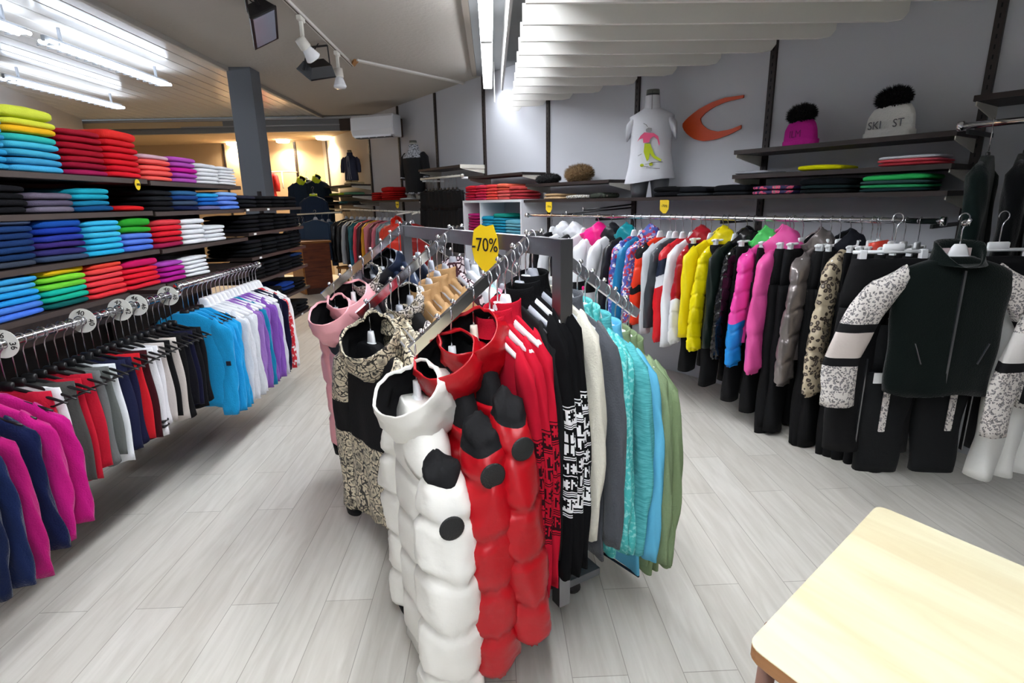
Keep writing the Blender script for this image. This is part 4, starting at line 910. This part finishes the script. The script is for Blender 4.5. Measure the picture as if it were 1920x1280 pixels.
def hat(s,z,m_,label,txt,w=.145,h=.185,tc=None,off=.2,lean=0):
    root=empty('bobble_hat',wp(s,off,z),RROT-.25); mb=MB(); rs=[]
    for k in range(13):
        f=k/12; ww=w*(1.0-.10*f-.32*max(0,(f-.55)/.45)**2); tt=.05*(1-.35*f)
        if k==12: ww*=.55
        rs.append([(spow(math.cos(a),.8)*ww+lean*f,spow(math.sin(a),.7)*tt,f*h+.006*math.sin(a*3)*(f>.7)) for a in [2*PI*i/36 for i in range(36)]])
    mb.rings(rs,m_).obj('crown',root)
    MB().rings([[(spow(math.cos(a),.8)*w*q,spow(math.sin(a),.7)*.053*q,zz) for a in [2*PI*i/36 for i in range(36)]] for q,zz in ((1.0,0),(1.03,.005),(1.03,.035),(1.0,.04))],m_,(1,1)).obj('brim',root)
    fur('pompom',(lean,0,h-.02),0,.082,.06,.05,2400,.028,'0c0c0e','','',parent=root)
    for x,t_ in txt: text(t_,.062,tc or INK,root,(x,-.0545,.075),(PI/2,0,0))
    return tag(root,label,'hat')
hat(6.60,1.865,mat('c41c94',.95,bump=1,bscale=120),'magenta knitted bobble hat with dark pompom',[(0.0,'ILM')],w=.125,h=.17,tc=mat('7c1464',.9),lean=-.01)
hat(7.12,1.865,mat('e4e4e0',.95,bump=1,bscale=120),'white knitted bobble hat with dark pompom and lettering',[(-.055,'SKI'),(.085,'ST')],w=.145,h=.19,tc=mat('4a4c50',.4,metal=.3))
# orange crescent emblem on the wall
em=[]; OR=mat('cc4a1c',.35,spec=.4)
def crescent(t0):
    outer=[(.36,.165),(.20,.172),(.08,.150),(-.04,.105),(-.14,.04),(-.185,-.01),(-.15,-.08),(-.07,-.15),(.02,-.185),(.13,-.185),(.25,-.16),(.36,-.115)]
    inner=[(.36,-.085),(.27,-.11),(.16,-.115),(.07,-.085),(.01,-.03),(-.01,.02),(.04,.07),(.12,.11),(.22,.135),(.36,.142)]
    n=24
    def rs(pl):
        out=[]
        for k in range(n):
            f=k/(n-1)*(len(pl)-1); i=min(int(f),len(pl)-2); g=f-i; out.append((pl[i][0]*(1-g)+pl[i+1][0]*g,pl[i][1]*(1-g)+pl[i+1][1]*g))
        return out
    o_,i_=rs(outer),rs(inner)[::-1]; mb=MB(); vs=[]
    for (x,z) in o_+i_: vs.append((x,0,z))
    for (x,z) in o_+i_: vs.append((x,-.012,z))
    fs=[]
    for k in range(n-1):
        fs+= [(k,k+1,n+k+1,n+k),(2*n+k,2*n+k+1,3*n+k+1,3*n+k),(k,k+1,2*n+k+1,2*n+k),(n+k,n+k+1,3*n+k+1,3*n+k)]
    fs+=[(0,n,3*n,2*n),(n-1,2*n-1,4*n-1,3*n-1)]
    return mb.quad(vs,fs,OR)
o=crescent(0).obj('wall_emblem',None,False,wp(5.68,.006,2.145),RROT); o.scale=(1,1,.84); tag(o,'orange crescent shaped emblem on the white wall','wall emblem')
def shield(p,rot,label,w=.05):
    root=empty('price_sign',p,rot); pts=[(-w*.5,0),(w*.5,0),(w*.48,-w*.95),(w*.2,-w*1.4),(-w*.12,-w*1.4),(-w*.5,-w*1.05)]
    MB().rings([[(x,y,z) for x,z in pts] for y in(-.001,.001)],mat('ecc820',.6)).obj('card',root,False)
    text('-70%',w*.36,INK,root,(0,-.0025,-w*.62),(PI/2,.12,0)); return tag(root,label,'price sign')
for k,(u,nm) in enumerate(((1029,'at the left end of the long shelf'),(1246,'below the T-shirt mannequin'))):
    s=sR(u,375,.36); shield(wp(s,.358,1.535),RROT+.3,f'small yellow sale shield {nm}',.075)
shield(wp(.62,.40,1.575),RROT+.3,'small yellow sale shield under the red piles by the back room',.07)

# ---------------------------------------------------------------- mannequins
def torso(p,rot,label,skin,shirt,kind='tee',sc_=1.0,name='mannequin'):
    root=empty(name,p,rot); root.scale=(sc_,)*3
    def ring(z,w,d,cx=0,cy=0,e=.9,n=28): return [(cx+spow(math.cos(2*PI*k/n),e)*w,cy+spow(math.sin(2*PI*k/n),e)*d,z) for k in range(n)]
    # hips and thighs, then the bust
    mb=MB()
    for s in(-1,1): mb.rings([ring(0,.058,.066,s*.082),ring(.05,.068,.078,s*.085),ring(.12,.078,.088,s*.084),ring(.18,.08,.09,s*.08)],skin)
    mb.rings([ring(.14,.155,.092),ring(.20,.168,.105),ring(.26,.150,.098),ring(.34,.118,.08),ring(.42,.125,.085),ring(.50,.15,.108,0,-.01),ring(.56,.16,.105),ring(.63,.165,.085),ring(.675,.12,.065),ring(.70,.06,.055),ring(.74,.052,.052),ring(.80,.055,.055,0,-.008),ring(.815,.052,.052,0,-.01)],skin); mb.obj('torso',root)
    MB().rings([ring(.815,.054,.054,0,-.01),ring(.845,.052,.05,0,-.012)],mat('5c5e58',.4,metal=.3)).obj('neck_cap',root)
    if kind=='tee':
        mb=MB(); rs=[]
        for z,w,d in ((.13,.205,.125),(.135,.206,.128),(.25,.185,.118),(.36,.165,.108),(.46,.168,.118),(.54,.172,.122),(.60,.172,.11),(.645,.178,.088),(.68,.12,.07),(.705,.068,.058),(.71,.062,.056)):
            r_=ring(z,w,d,0,-.005); rs.append([(x+.004*math.sin(x*50+z*20),y+.010*math.sin(x*38+z*8)*max(0,(.55-z)*2),zz+(.018*math.sin(x*9) if z<.14 else 0)) for x,y,zz in r_])
        mb.rings(rs,shirt,(0,0)).obj('shirt_body',root)
        for s in(-1,1): MB().rings([[(s*(.14+.060*f),math.cos(a)*.075*(1+.15*f)*1,.60-.075*f+math.sin(a)*.065*(1+.1*f)) for a in [2*PI*i/20 for i in range(20)]] for f in (0,.3,.6,1)],shirt,(1,1)).obj('short_sleeve',root)
        MB().box((0,-.064,.73),(.003,.012,.20),mat('3a3c3c')).obj('neck_seam',root,False)
        MB().rings([ring(.70,.066,.062,0,-.004),ring(.76,.06,.06,0,-.006),ring(.80,.058,.058,0,-.01)],shirt,(0,0)).obj('collar',root)
    else:
        b,sm=shirt
        mb=MB(); rs=[]; zs=(.10,.105,.2,.3,.42,.52,.60,.65,.69,.72,.77,.79); pr=((.172,.12),(.18,.125),(.18,.12),(.17,.115),(.172,.125),(.18,.13),(.185,.12),(.18,.1),(.12,.078),(.075,.066),(.07,.066),(.066,.062))
        for z,(w,d) in zip(zs,pr): rs.append([(x,y+.006*math.sin(x*40+z*9),zz) for x,y,zz in ring(z,w,d,0,-.005)])
        mb.rings(rs,None,(0,0),mf=lambda k:(sm if zs[k]>=.58 and kind=='lace' else b)).obj('shirt_body',root)
        for s in(-1,1): MB().tube([(s*.15,0,.645),(s*.195,0,.60),(s*.225,-.005,.45),(s*.235,-.02,.30)],[.055,.062,.056,.046],b,16,caps=(1,1)).obj('sleeve',root)
        if kind=='lace':
            MB().rings([ring(.10,.176,.122,0,-.005),ring(.085,.18,.125,0,-.005),ring(.118,.183,.127,0,-.005)],sm,(0,0)).obj('hem_trim',root)
            for s in(-1,1): MB().tube([(s*.234,-.016,.335),(s*.235,-.019,.315)],.052,sm,16).obj('cuff_trim',root)
        else:
            for s in(-1,1): MB().tube([(s*.03,-.135,.70),(s*.035,-.138,.50),(s*.03,-.128,.3),(s*.06,-.125,.13)],.003,mat('c8ccd0'),6).obj('piping',root)
            MB().box((0,-.128,.41),(.008,.012,.58),STEEL).obj('zip',root,False)
    return tag(root,label,'mannequin')
tm=torso(wp(5.36,.23,1.56),RROT+.62,'grey half mannequin in a white T-shirt with skier print on the long shelf',mat('4a4c50',.45),mat('d4d6dc',.8,bump=.2,bscale=60,spec=.2))
# printed figure on the shirt, thin cloth-print pieces lying on the chest
def flat(pts,m_,y=-.135,name='print'):
    return MB().rings([[(x,yy,z) for x,z in pts] for yy in (y,y-.0012)],m_).obj(name,tm,False)
PKP=mat('e85c84',.8); LM=mat('b4c41c',.8); DKP=mat('3c3c3c',.8)
flat([(-.10,.44),(-.075,.485),(-.045,.51),(-.01,.505),(.03,.50),(.065,.475),(.08,.42),(.075,.40),(.06,.45),(.03,.475),(.005,.46),(-.005,.43),(-.05,.43),(-.055,.465),(-.08,.46)],PKP)
flat([(-.04,.425),(.005,.42),(.022,.38),(.045,.33),(.10,.295),(.095,.28),(.04,.305),(.02,.325),(.005,.35),(-.002,.30),(-.015,.285),(-.03,.32),(-.045,.36)],LM)
flat([(-.035,.53),(-.015,.545),(.012,.54),(.015,.52),(-.005,.51),(-.03,.512)],mat('9a9a9c',.8))
for a,b in (((-.055,.58),(-.03,.565)),((-.035,.568),(-.02,.55)),((-.065,.25),(.0,.245)),((-.02,.235),(.09,.225)),((.02,.275),(.11,.275)),((-.03,.262),(.03,.27)),((-.09,.33),(-.06,.345))):
    d=Vector((b[0]-a[0],0,b[1]-a[1])); MB().beam((a[0],-.136,a[1]),(b[0],-.136,b[1]),.003,.003,DKP).obj('print',tm,False)
for x,z in((-.055,.255),(.018,.262)): flat([(x+.016*math.cos(i*PI/5),z+.013*math.sin(i*PI/5)) for i in range(10)],LM)
torso(wp(.93,.22,1.585),RROT+.35,'mannequin in a black sweatshirt with white lace shoulders',mat('a8a49c',.4,metal=.2),(mat('0c0c0f',.9,bump=.3,bscale=100),mat('b8bcc4',.9,kind='speckle',h2='2a2c30',scale=60)),'lace',1.0)
torso(wp(-1.75,.2,1.905),RROT+.75,'mannequin in a navy grey jacket on the back shelves',mat('b09c70',.35,metal=.3),(mat('2a3048',.8),None),'jacket',.72)
rd=torso(bp(1.16,.35,1.55),BROT,'red figure partly hidden behind the grey column',mat('c01c24',.5),(mat('c41c20',.7),None),'jacket',1.0)

# ---------------------------------------------------------------- back room
DKB=cloth('1c2c40'); NE=mat('c8e020',.6)
fr_=empty('display_rail',bp(.62,.02,2.25),BROT)
MB().tube([(-1.1,-.3,0),(.0,-.3,0)],.014,CREAMM,8).obj('rail',fr_)
for x in(-.95,-.2): MB().tube([(x,-.3,0),(x+.25,-.8,-.35)],.012,CREAMM,8).obj('slanting_arm',fr_)
for x in(-1.08,0): MB().tube([(x,-.3,0),(x,0,0)],.012,CREAMM,8).obj('bracket',fr_)
tag(fr_,'pale wall rail with two slanting arms in the back room','display rail')
def far(u,v,y,lab,c,cat='jacket',rot=0,**k):
    p=at_y(u,v,y); kw=dict(L=.66,t=.06,Ls=.58,r0=.07,r1=.055,seed=2,name='jacket',hang='grey'); kw.update(k); return garment(p,rot,lab,cat,c,**kw)
far(563,325,11.4,'dark blue work jacket on the left slanting arm',DKB,a=.19,L=.95,Ls=.8,hood=(NE,LBLK),rot=.4)
far(573,322,11.7,'navy work jacket behind the left arm jacket',cloth('16202e'),a=.19,L=.9,Ls=.8,rot=.5)
far(592,322,11.5,'navy jacket with neon collar between the arms',cloth('1a2838'),a=.19,L=.95,Ls=.8,hood=(NE,DKB),rot=.4)
j=far(586,352,10.9,'navy work jacket with neon yellow hem in the back room',cloth('22324a'),a=.20,L=.9,Ls=.8,bands=[(-.80,cloth('22324a')),(-9,NE)],sbands=[(-.7,cloth('22324a')),(-.78,NE),(-9,cloth('22324a'))],collar=NE)
far(590,396,10.4,'slate blue jacket on the rail behind the wooden cabinet',cloth('33455c'),a=.24,L=.75,Ls=.78,rot=.1,t=.07)
far(615,400,10.7,'steel blue jacket right of the slate blue one',cloth('2a4a66'),a=.24,L=.72,Ls=.75,rot=.8)
far(603,400,10.8,'petrol jacket behind the slate blue one',cloth('24566c'),a=.24,L=.66,Ls=.65,rot=.8)
rail(at_y(520,404,10.9),at_y(640,398,10.6),.014,'pale rail across the back room',None,CREAMM)
for k,(u,c) in enumerate(((546,'141a28'),(553,'101624'),(560,'0e1420'),(567,'121826'))):
    p=at_y(u,408,10.7); garment(p,1.2,f'dark work trousers top on the back rail, {ORD[k]} from left','jacket',cloth(c),name='work_jacket',L=.6,t=.03,Ls=.5,hang='ivory',seed=1+k)
FR=[(-2.05,'101014','black hoodie with white scribble print on the back rail'),(-1.78,'141418','black hooded jacket right of the scribble print one'),(-1.5,'b0b4ba','light grey hooded jacket on the back rail'),(-1.32,'16181e','black coat right of the light grey jacket'),(-1.14,'14646c','teal jacket on the back rail'),(-.92,'e83c50','coral red jacket right of the teal one'),(-.76,'401420','maroon jacket between coral and yellow'),(-.58,'e0a010','mustard yellow jacket on the back rail'),(-.42,'d87880','dusty pink jacket right of the mustard one'),(-.26,'6a2030','burgundy jacket beside the dusty pink one'),(-.12,'d06878','rose pink jacket further right'),(.02,'7c8c94','blue grey jacket on the back rail'),(.18,'8a989e','pale blue grey jacket by the orange one'),(.34,'aab0b4','silver grey jacket behind the orange puffer')]
for k,(s,c,lab) in enumerate(FR):
    g=garment(wp(s+.38,.4,1.44),GROT+PI+.1,lab,'jacket',puff(c),name='ski_jacket',L=.76,t=.05,Ls=.70,r0=.07,seed=1+k%4,hang='white' if k%2 else 'grey',splay=.05,a=.25,sbands=[(-.62,puff(c)),(-9,puff('2a7a9c'))] if k==4 else None)
    if k==0: text('Nica',.12,mat('d8dade',.8),g,(.30,-.06,-.60),(PI/2,-.3,PI/2.6),.001,'scribble_print')
OP=puff('f03c28')
garment(wp(1.05,.62,1.42),RROT+.35,'neon orange hooded puffer facing forward behind the middle rack','jacket',OP,name='puffer_jacket',L=.74,a=.27,t=.10,Ls=.72,r0=.09,r1=.07,puffs=4,hood=(OP,OP),hang='grey',seed=2,splay=.06)
garment(wp(1.3,.5,1.42),RROT+.3,'dark red puffer just behind the neon orange one','jacket',puff('a01c1c'),name='puffer_jacket',L=.7,a=.26,t=.07,Ls=.66,r0=.08,puffs=4,hang='grey',seed=3)
m_=empty('faceout_hook',wp(1.05,.62,1.42),RROT); MB().beam((0,0,-.024),(0,.22,0),.012,.02,CREAMM).obj('bar',m_,False); tag(m_,'short hook holding the neon orange puffer','display arm')
m_=empty('faceout_hook',wp(1.3,.5,1.42),RROT); MB().beam((0,0,-.024),(0,.10,0),.012,.02,CREAMM).obj('bar',m_,False); tag(m_,'short hook holding the dark red puffer','display arm')
WB=mat('7a3c1e',.4,kind='wood',h2='4c2010',scale=3,spec=.5); WBL=mat('a4682c',.45,kind='wood',h2='7c4a1c',scale=3)
c0=at_z(575,553,0); cb=empty('wooden_cabinet',c0,rad(35))
MB().box((.26,.32,.46),(.48,.62,.88),WB).obj('body',cb,False); MB().box((.25,.32,.915),(.56,.68,.035),WBL).obj('top_board',cb,False)
MB().box((-.0,.32,.45),(.03,.64,.88),WBL).obj('side_panel',cb,False); MB().box((.26,.0,.05),(.48,.03,.1),mat('3c1c0c',.5)).obj('plinth',cb,False)
tag(cb,'reddish brown wooden cabinet standing on the floor in the back room','cabinet')
st=empty('wooden_stool',at_z(655,545,0)+Vector((0,.0,0)),.3)
for a in range(4): MB().beam((.17*math.cos(a*PI/2),.17*math.sin(a*PI/2),0),(.12*math.cos(a*PI/2),.12*math.sin(a*PI/2),.42),.025,.025,WBL).obj('leg',st,False)
MB().lathe([(.02,.42),(.19,.425),(.19,.45),(.02,.455)],WBL,24).obj('seat',st); tag(st,'small wooden stool behind the pink jackets','stool')

# air conditioner
ac=empty('air_conditioner',(-1.70,9.12,2.70),rad(-22)); ac.scale=(.84,1,1.05); AW=mat('e6e8ee',.15,spec=.6)
mb=MB(); pr=[(-.0,.15),(-.2,.15),(-.235,.12),(-.245,-.05),(-.21,-.13),(-.13,-.155),(0,-.155)]
mb.rings([[(x*k_,y*k2,z*k2) for y,z in pr] for x,k_,k2 in((-.45,1,.93),(-.43,1,1),(.43,1,1),(.45,1,.93))],AW).obj('casing',ac,False)
MB().box((0,-.16,-.152),(.74,.10,.016),mat('0c0c10',.4)).obj('air_outlet',ac,False)
m_=MB()
for x in(-.25,-.08,.08,.25): m_.box((x,-.19,-.152),(.03,.05,.012),AW)
MB().box((0,-.215,-.138),(.78,.012,.03),AW,Matrix.Rotation(-.0,4,'X')).obj('flap',ac,False); m_.obj('vane',ac,False)
MB().box((.30,.16,.0),(.03,.35,.26),mat('4a382c',.6)).obj('bracket',ac,False); MB().box((-.30,.10,.0),(.03,.22,.26),mat('4a382c',.6)).obj('bracket',ac,False)
tag(ac,'white split air conditioner mounted high on the far right wall','air conditioner')

# ---------------------------------------------------------------- ceiling pieces and lamps
SLW=mat('e2e0da',.6,spec=.3)
sly=[2.44,2.78,3.12,3.475,3.81,4.14,4.5,4.84,5.19,5.54,5.89,6.24,6.6]  # nearest pair hangs out of view, added for the shade it casts
for k,y in enumerate(sly):
    x0=.195+.005*k; s=(9.36-y)/.8309; x1=(P0+RD*s).x-.035
    zt,zb=2.635,2.525; mb=MB(); pr=[(x0,zb),(x1-.10,zb),(x1-.03,zb+.012),(x1,zb+.05),(x1,zt),(x0,zt)]
    mb.rings([[(x-x0,yy,z-zb) for x,z in pr] for yy in (-.012,.012)],SLW).obj; o=mb.obj('ceiling_slat',None,False,(x0,y,zb))
    rod=MB().box((.25,0,(CEIL-zb)/2+.05),(.01,.01,CEIL-zt+.002),SLW); 
    rod.box((x1-x0-.3,0,(CEIL-zb)/2+.05),(.01,.01,CEIL-zt+.002),SLW).obj('hanging_rod',o,False)
    tag(o,f'long off-white board hanging under the ceiling, {ORD[k] if k<12 else "last"} from the camera','ceiling slat','ceiling slats over the right rail')
OPAL=mat('f6faff',.3,emit=14)
def lampbar(x,y0,y1,z,label,e=14,w=.10):
    root=empty('tube_lamp',(x,(y0+y1)/2,z)); l=y1-y0
    MB().box((0,0,.045),(w*.8,l,.03),mat('e0e0e0',.4)).obj('housing',root,False)
    dm=MB().box((0,0,.004),(w,l,.054),mat('f4f8ff',.3,emit=e*.16),bev=.004); dm.box((0,0,-.0245),(w-.012,l-.01,.006),mat('f4f8ff',.3,emit=e)).obj('diffuser',root,False)
    for s in(-1,1): MB().box((0,s*(l/2-.2),(CEIL-z)/2+.02),(.02,.02,CEIL-z-.05),mat('d0d0d0')).obj('mount',root,False)
    for s in (-1,1): MB().box((0,s*(l/2+.006),.005),(w*.96,.014,.07),mat('e8e8e8',.5)).obj('end_cap',root,False)
    return tag(root,label,'ceiling lamp','tube lamps down the middle')
EM=24
for k,(a,b) in enumerate(((5.05,6.92),(3.14,4.97),(1.23,3.06),(-.68,1.15),(-2.6,-.76))): lampbar(0.0,a,b,2.86,f'white glowing tube lamp along the middle ceiling line, {ORD[k]} from the far end',EM*(.5 if k==0 else 1.08))
def batten(x,y0,y1,label,z=2.93,e=14):
    root=empty('fluorescent_fixture',(x,(y0+y1)/2,z)); l=y1-y0
    MB().box((0,0,.0),(.03,l,.045),mat('a0a4a8',.3,metal=.6)).obj('housing',root,False)
    for s in(-1,1): MB().tube([(s*.045,-l/2+.02,-.022),(s*.045,l/2-.02,-.022)],.015,mat('e6f0ff',.3,emit=e),10).obj('tube',root)
    y=-l/2+.05
    while y<l/2: add('louvre',shared('louvre',lambda:MB().box((0,0,-.038),(.19,.006,.02),mat('d0d4d8',.2,metal=.8)).mesh('louvre',False)),root,(0,y,0)); y+=.11
    for s in(-1,1): MB().box((0,s*(l/2-.2),(CEIL-z)/2+.02),(.02,.02,CEIL-z-.0),mat('90949a',.4)).obj('mount',root,False)
    return tag(root,label,'ceiling lamp','louvred fluorescent fixtures on the left ceiling')
EB=6
batten(-3.66,5.12,6.9,'louvred twin tube fixture on the panelled ceiling, nearer row far end',e=EB); batten(-3.66,3.05,4.95,'louvred twin tube fixture on the panelled ceiling, nearer row at left edge',e=EB)
batten(-5.1,6.45,8.35,'louvred twin tube fixture in the outer ceiling row',e=EB)
batten(-2.9+.1,.2,2.1,'louvred twin tube fixture above the left shelves',e=EB) if False else None
tk=empty('lighting_track',(-1.49,3.0,CEIL-.012)); MB().box((0,0,0),(.035,7.3,.024),mat('dedcd6',.5)).obj('rail',tk,False); MB().box((0,0,-.0125),(.012,7.3,.002),mat('6a6258')).obj('slot',tk,False); tag(tk,'white lighting track on the plaster ceiling','lighting track')
a,b=at_z(668,113,CEIL-.012),at_z(869,156,CEIL-.012); tk=empty('ceiling_batten',(a+b)/2); MB().beam(a-(a+b)/2,b-(a+b)/2,.05,.02,mat('dedcd6',.5)).obj('strip',tk,False)
MB().beam(b-(a+b)/2,b-(a+b)/2+(b-a).normalized()*.09,.055,.024,mat('c8b07c',.6)).obj('wood_end',tk,False); c=Vector((-1.49,6.66,CEIL-.012)); MB().beam(a-(a+b)/2,c-(a+b)/2,.05,.022,mat('b8844c',.6)).obj('wood_end',tk,False)
tag(tk,'white ceiling strip with wooden ends running from the track to the wall','ceiling strip')
def spot(y,dirv,label,x=-1.49):
    root=empty('spotlight',(x,y,CEIL-.03)); SW=mat('e4e2da',.35)
    MB().box((0,0,-.02),(.04,.11,.04),SW,bev=.006).box((0,0,-.11),(.028,.035,.16),SW,bev=.006).obj('arm',root,False)
    d=Vector(dirv).normalized(); M=d.to_track_quat('Z','Y').to_matrix().to_4x4(); M.translation=Vector((0,0,-.20))
    MB().lathe([(.02,-.05),(.042,-.045),(.045,.03),(.042,.04)],SW,20,M).obj('lamp_holder',root)
    MB().lathe([(.038,.04),(.044,.06),(.062,.115),(.064,.125),(.05,.138),(.01,.143)],mat('eceef2',.1,spec=.8),20,M).obj('bulb',root); return tag(root,label,'spotlight')
spot(4.95,(.35,.35,-.6),'white track spotlight between the two black floodlights'); spot(6.02,(.05,-.1,-1),'white track spotlight pointing down beside the small floodlight')
spot(11.2,(.4,-.3,-.6),'clear bulb spotlight on the back room ceiling',-2.55)
def flood(p,rot,w,label):
    root=empty('floodlight',p,rot)
    mb=MB(); h=.16
    mb.quad([(-w/2,-.10,0),(w/2,-.10,0),(w/2,.10,0),(-w/2,.10,0),(-w/2+.03,-.06,.09),(w/2-.03,-.06,.09),(w/2-.03,.06,.09),(-w/2+.03,.06,.09)],[(0,1,2,3),(4,5,6,7),(0,1,5,4),(1,2,6,5),(2,3,7,6),(3,0,4,7)],BLACKP).obj('housing',root,False)
    MB().box((0,0,-.006),(w,.21,.012),BLACKP).obj('front_frame',root,False); MB().box((0,0,-.0135),(w-.05,.17,.003),mat('8c94a4',.15,spec=.8)).obj('glass',root,False)
    mb=MB()
    for s in(-1,1): mb.beam((s*(w/2+.01),0,.04),(s*(w/2-.04),.02,.24),.02,.008,BLACKP)
    mb.beam((-w/2+.04,.02,.24),(w/2-.04,.02,.24),.02,.008,BLACKP).obj('yoke',root,False)
    MB().tube([(0,.05,.09),(.03,.07,.15),(-.02,.04,.2),(0,.02,.27)],.005,BLACKP,6).obj('cable',root); return tag(root,label,'floodlight')
flood((-1.66,4.60,2.84),(rad(30),rad(-12),rad(-70)),.46,'large black floodlight hanging at the top edge'); flood((-1.66,5.85,2.80),(rad(38),rad(-15),rad(52)),.30,'small black floodlight hanging under the track')
# recessed downlights of the back room
DL=[(365,272),(437,267),(530,262),(605,256)]
for k,(u,v) in enumerate(DL):
    p=at_z(u,v,2.899); root=empty('downlight',(p.x,p.y,2.90)); 
    MB().lathe([(.13,-.001),(.135,-.008),(.12,-.008)],mat('f0ead8',.5),28).obj('ring',root); MB().lathe([(.135,-.002),(.135,-.045),(.11,-.060),(.01,-.066)],mat('fff2d8',.5,emit=6),28).obj('lens',root)
    tag(root,f'round glowing downlight in the warm back ceiling, {ORD[k]} from the left','downlight','downlights in the back room')
    l=bpy.data.lights.new('downlight_light','AREA'); l.shape='DISK'; l.size=.22; l.energy=10; l.spread=rad(150); l.color=(1,.80,.55); lo=add('downlight_light',l,root,(0,0,-.085)); 

# ---------------------------------------------------------------- wooden table
BIR=mat('e2dcbc',.28,kind='wood',h2='d4c6a0',scale=1.6,spec=.5); EDG=mat('b07c4c',.45,kind='wood',h2='96643a',scale=3)
ta,tb_,tc_=at_z(1645,945,.75),at_z(1400,1205,.75),at_z(1925,1063,.75)
ex=(tc_-ta).normalized(); ey=Vector((ex.y,-ex.x,0)); 
if (tb_-ta).dot(ey)<0: ey=-ey
dep=(tb_-ta).dot(ey); tr=empty('wooden_table',ta+ex*.6+ey*dep/2-Vector((0,0,.75)),math.atan2(ex.y,ex.x))
def tabletop(hw,hd,z0,z1,c,mt_,mside,name,inset=0):
    def rg(z,i): 
        pts=[]
        for sx,sy in((-1,-1),(1,-1),(1,1),(-1,1)):
            cx,cy=sx*(hw-i-c),sy*(hd-i-c); a0=math.atan2(sy,sx)-PI/4
            for q in range(5): a=a0+q*PI/8; pts.append((cx+c*1.25*math.cos(a)*.8,cy+c*1.25*math.sin(a)*.8,z))
        return pts
    return rg
inv=tr.matrix_basis.inverted() if False else (Matrix.Translation(ta+ex*.6+ey*dep/2-Vector((0,0,.75)))@Matrix.Rotation(math.atan2(ex.y,ex.x),4,'Z')).inverted()
CN4=[inv@q for q in (ta,ta+ex*1.25,tb_+ex*1.15,tb_)]
def rg(z,i):
    pts=[]; cen=sum(CN4,Vector())/4
    for k in range(4):
        c0,pv,nx=CN4[k],CN4[k-1],CN4[(k+1)%4]; a_=c0+(pv-c0).normalized()*.03; b_=c0+(nx-c0).normalized()*.03
        for q in range(6):
            f=q/5; p=a_*(1-f)**2+c0*2*f*(1-f)+b_*f*f; p=p+(cen-p).normalized()*i; pts.append((p.x,p.y,z))
    return pts
MB().rings([rg(.7475,.0),rg(.7495,.001),rg(.75,.004)],BIR,(1,1)).obj('top_laminate',tr,False); MB().rings([rg(.718,.003),rg(.722,0),rg(.7475,0)],EDG,(1,0)).obj('edge_band',tr,False)
for sx in(-1,1):
    for sy in(-1,1): MB().tube([(sx*.50,sy*(abs(dep)/2-.11),.718),(sx*.52,sy*(abs(dep)/2-.09),.0)],[.018,.013],mat('8c6a5c',.5),12).obj('leg',tr)
MB().box((0,0,.69),(1.0,abs(dep)-.16,.05),mat('9a7450',.5)).obj('apron',tr,False)
tag(tr,'pale birch laminate table with brown edge in the bottom right corner','table')
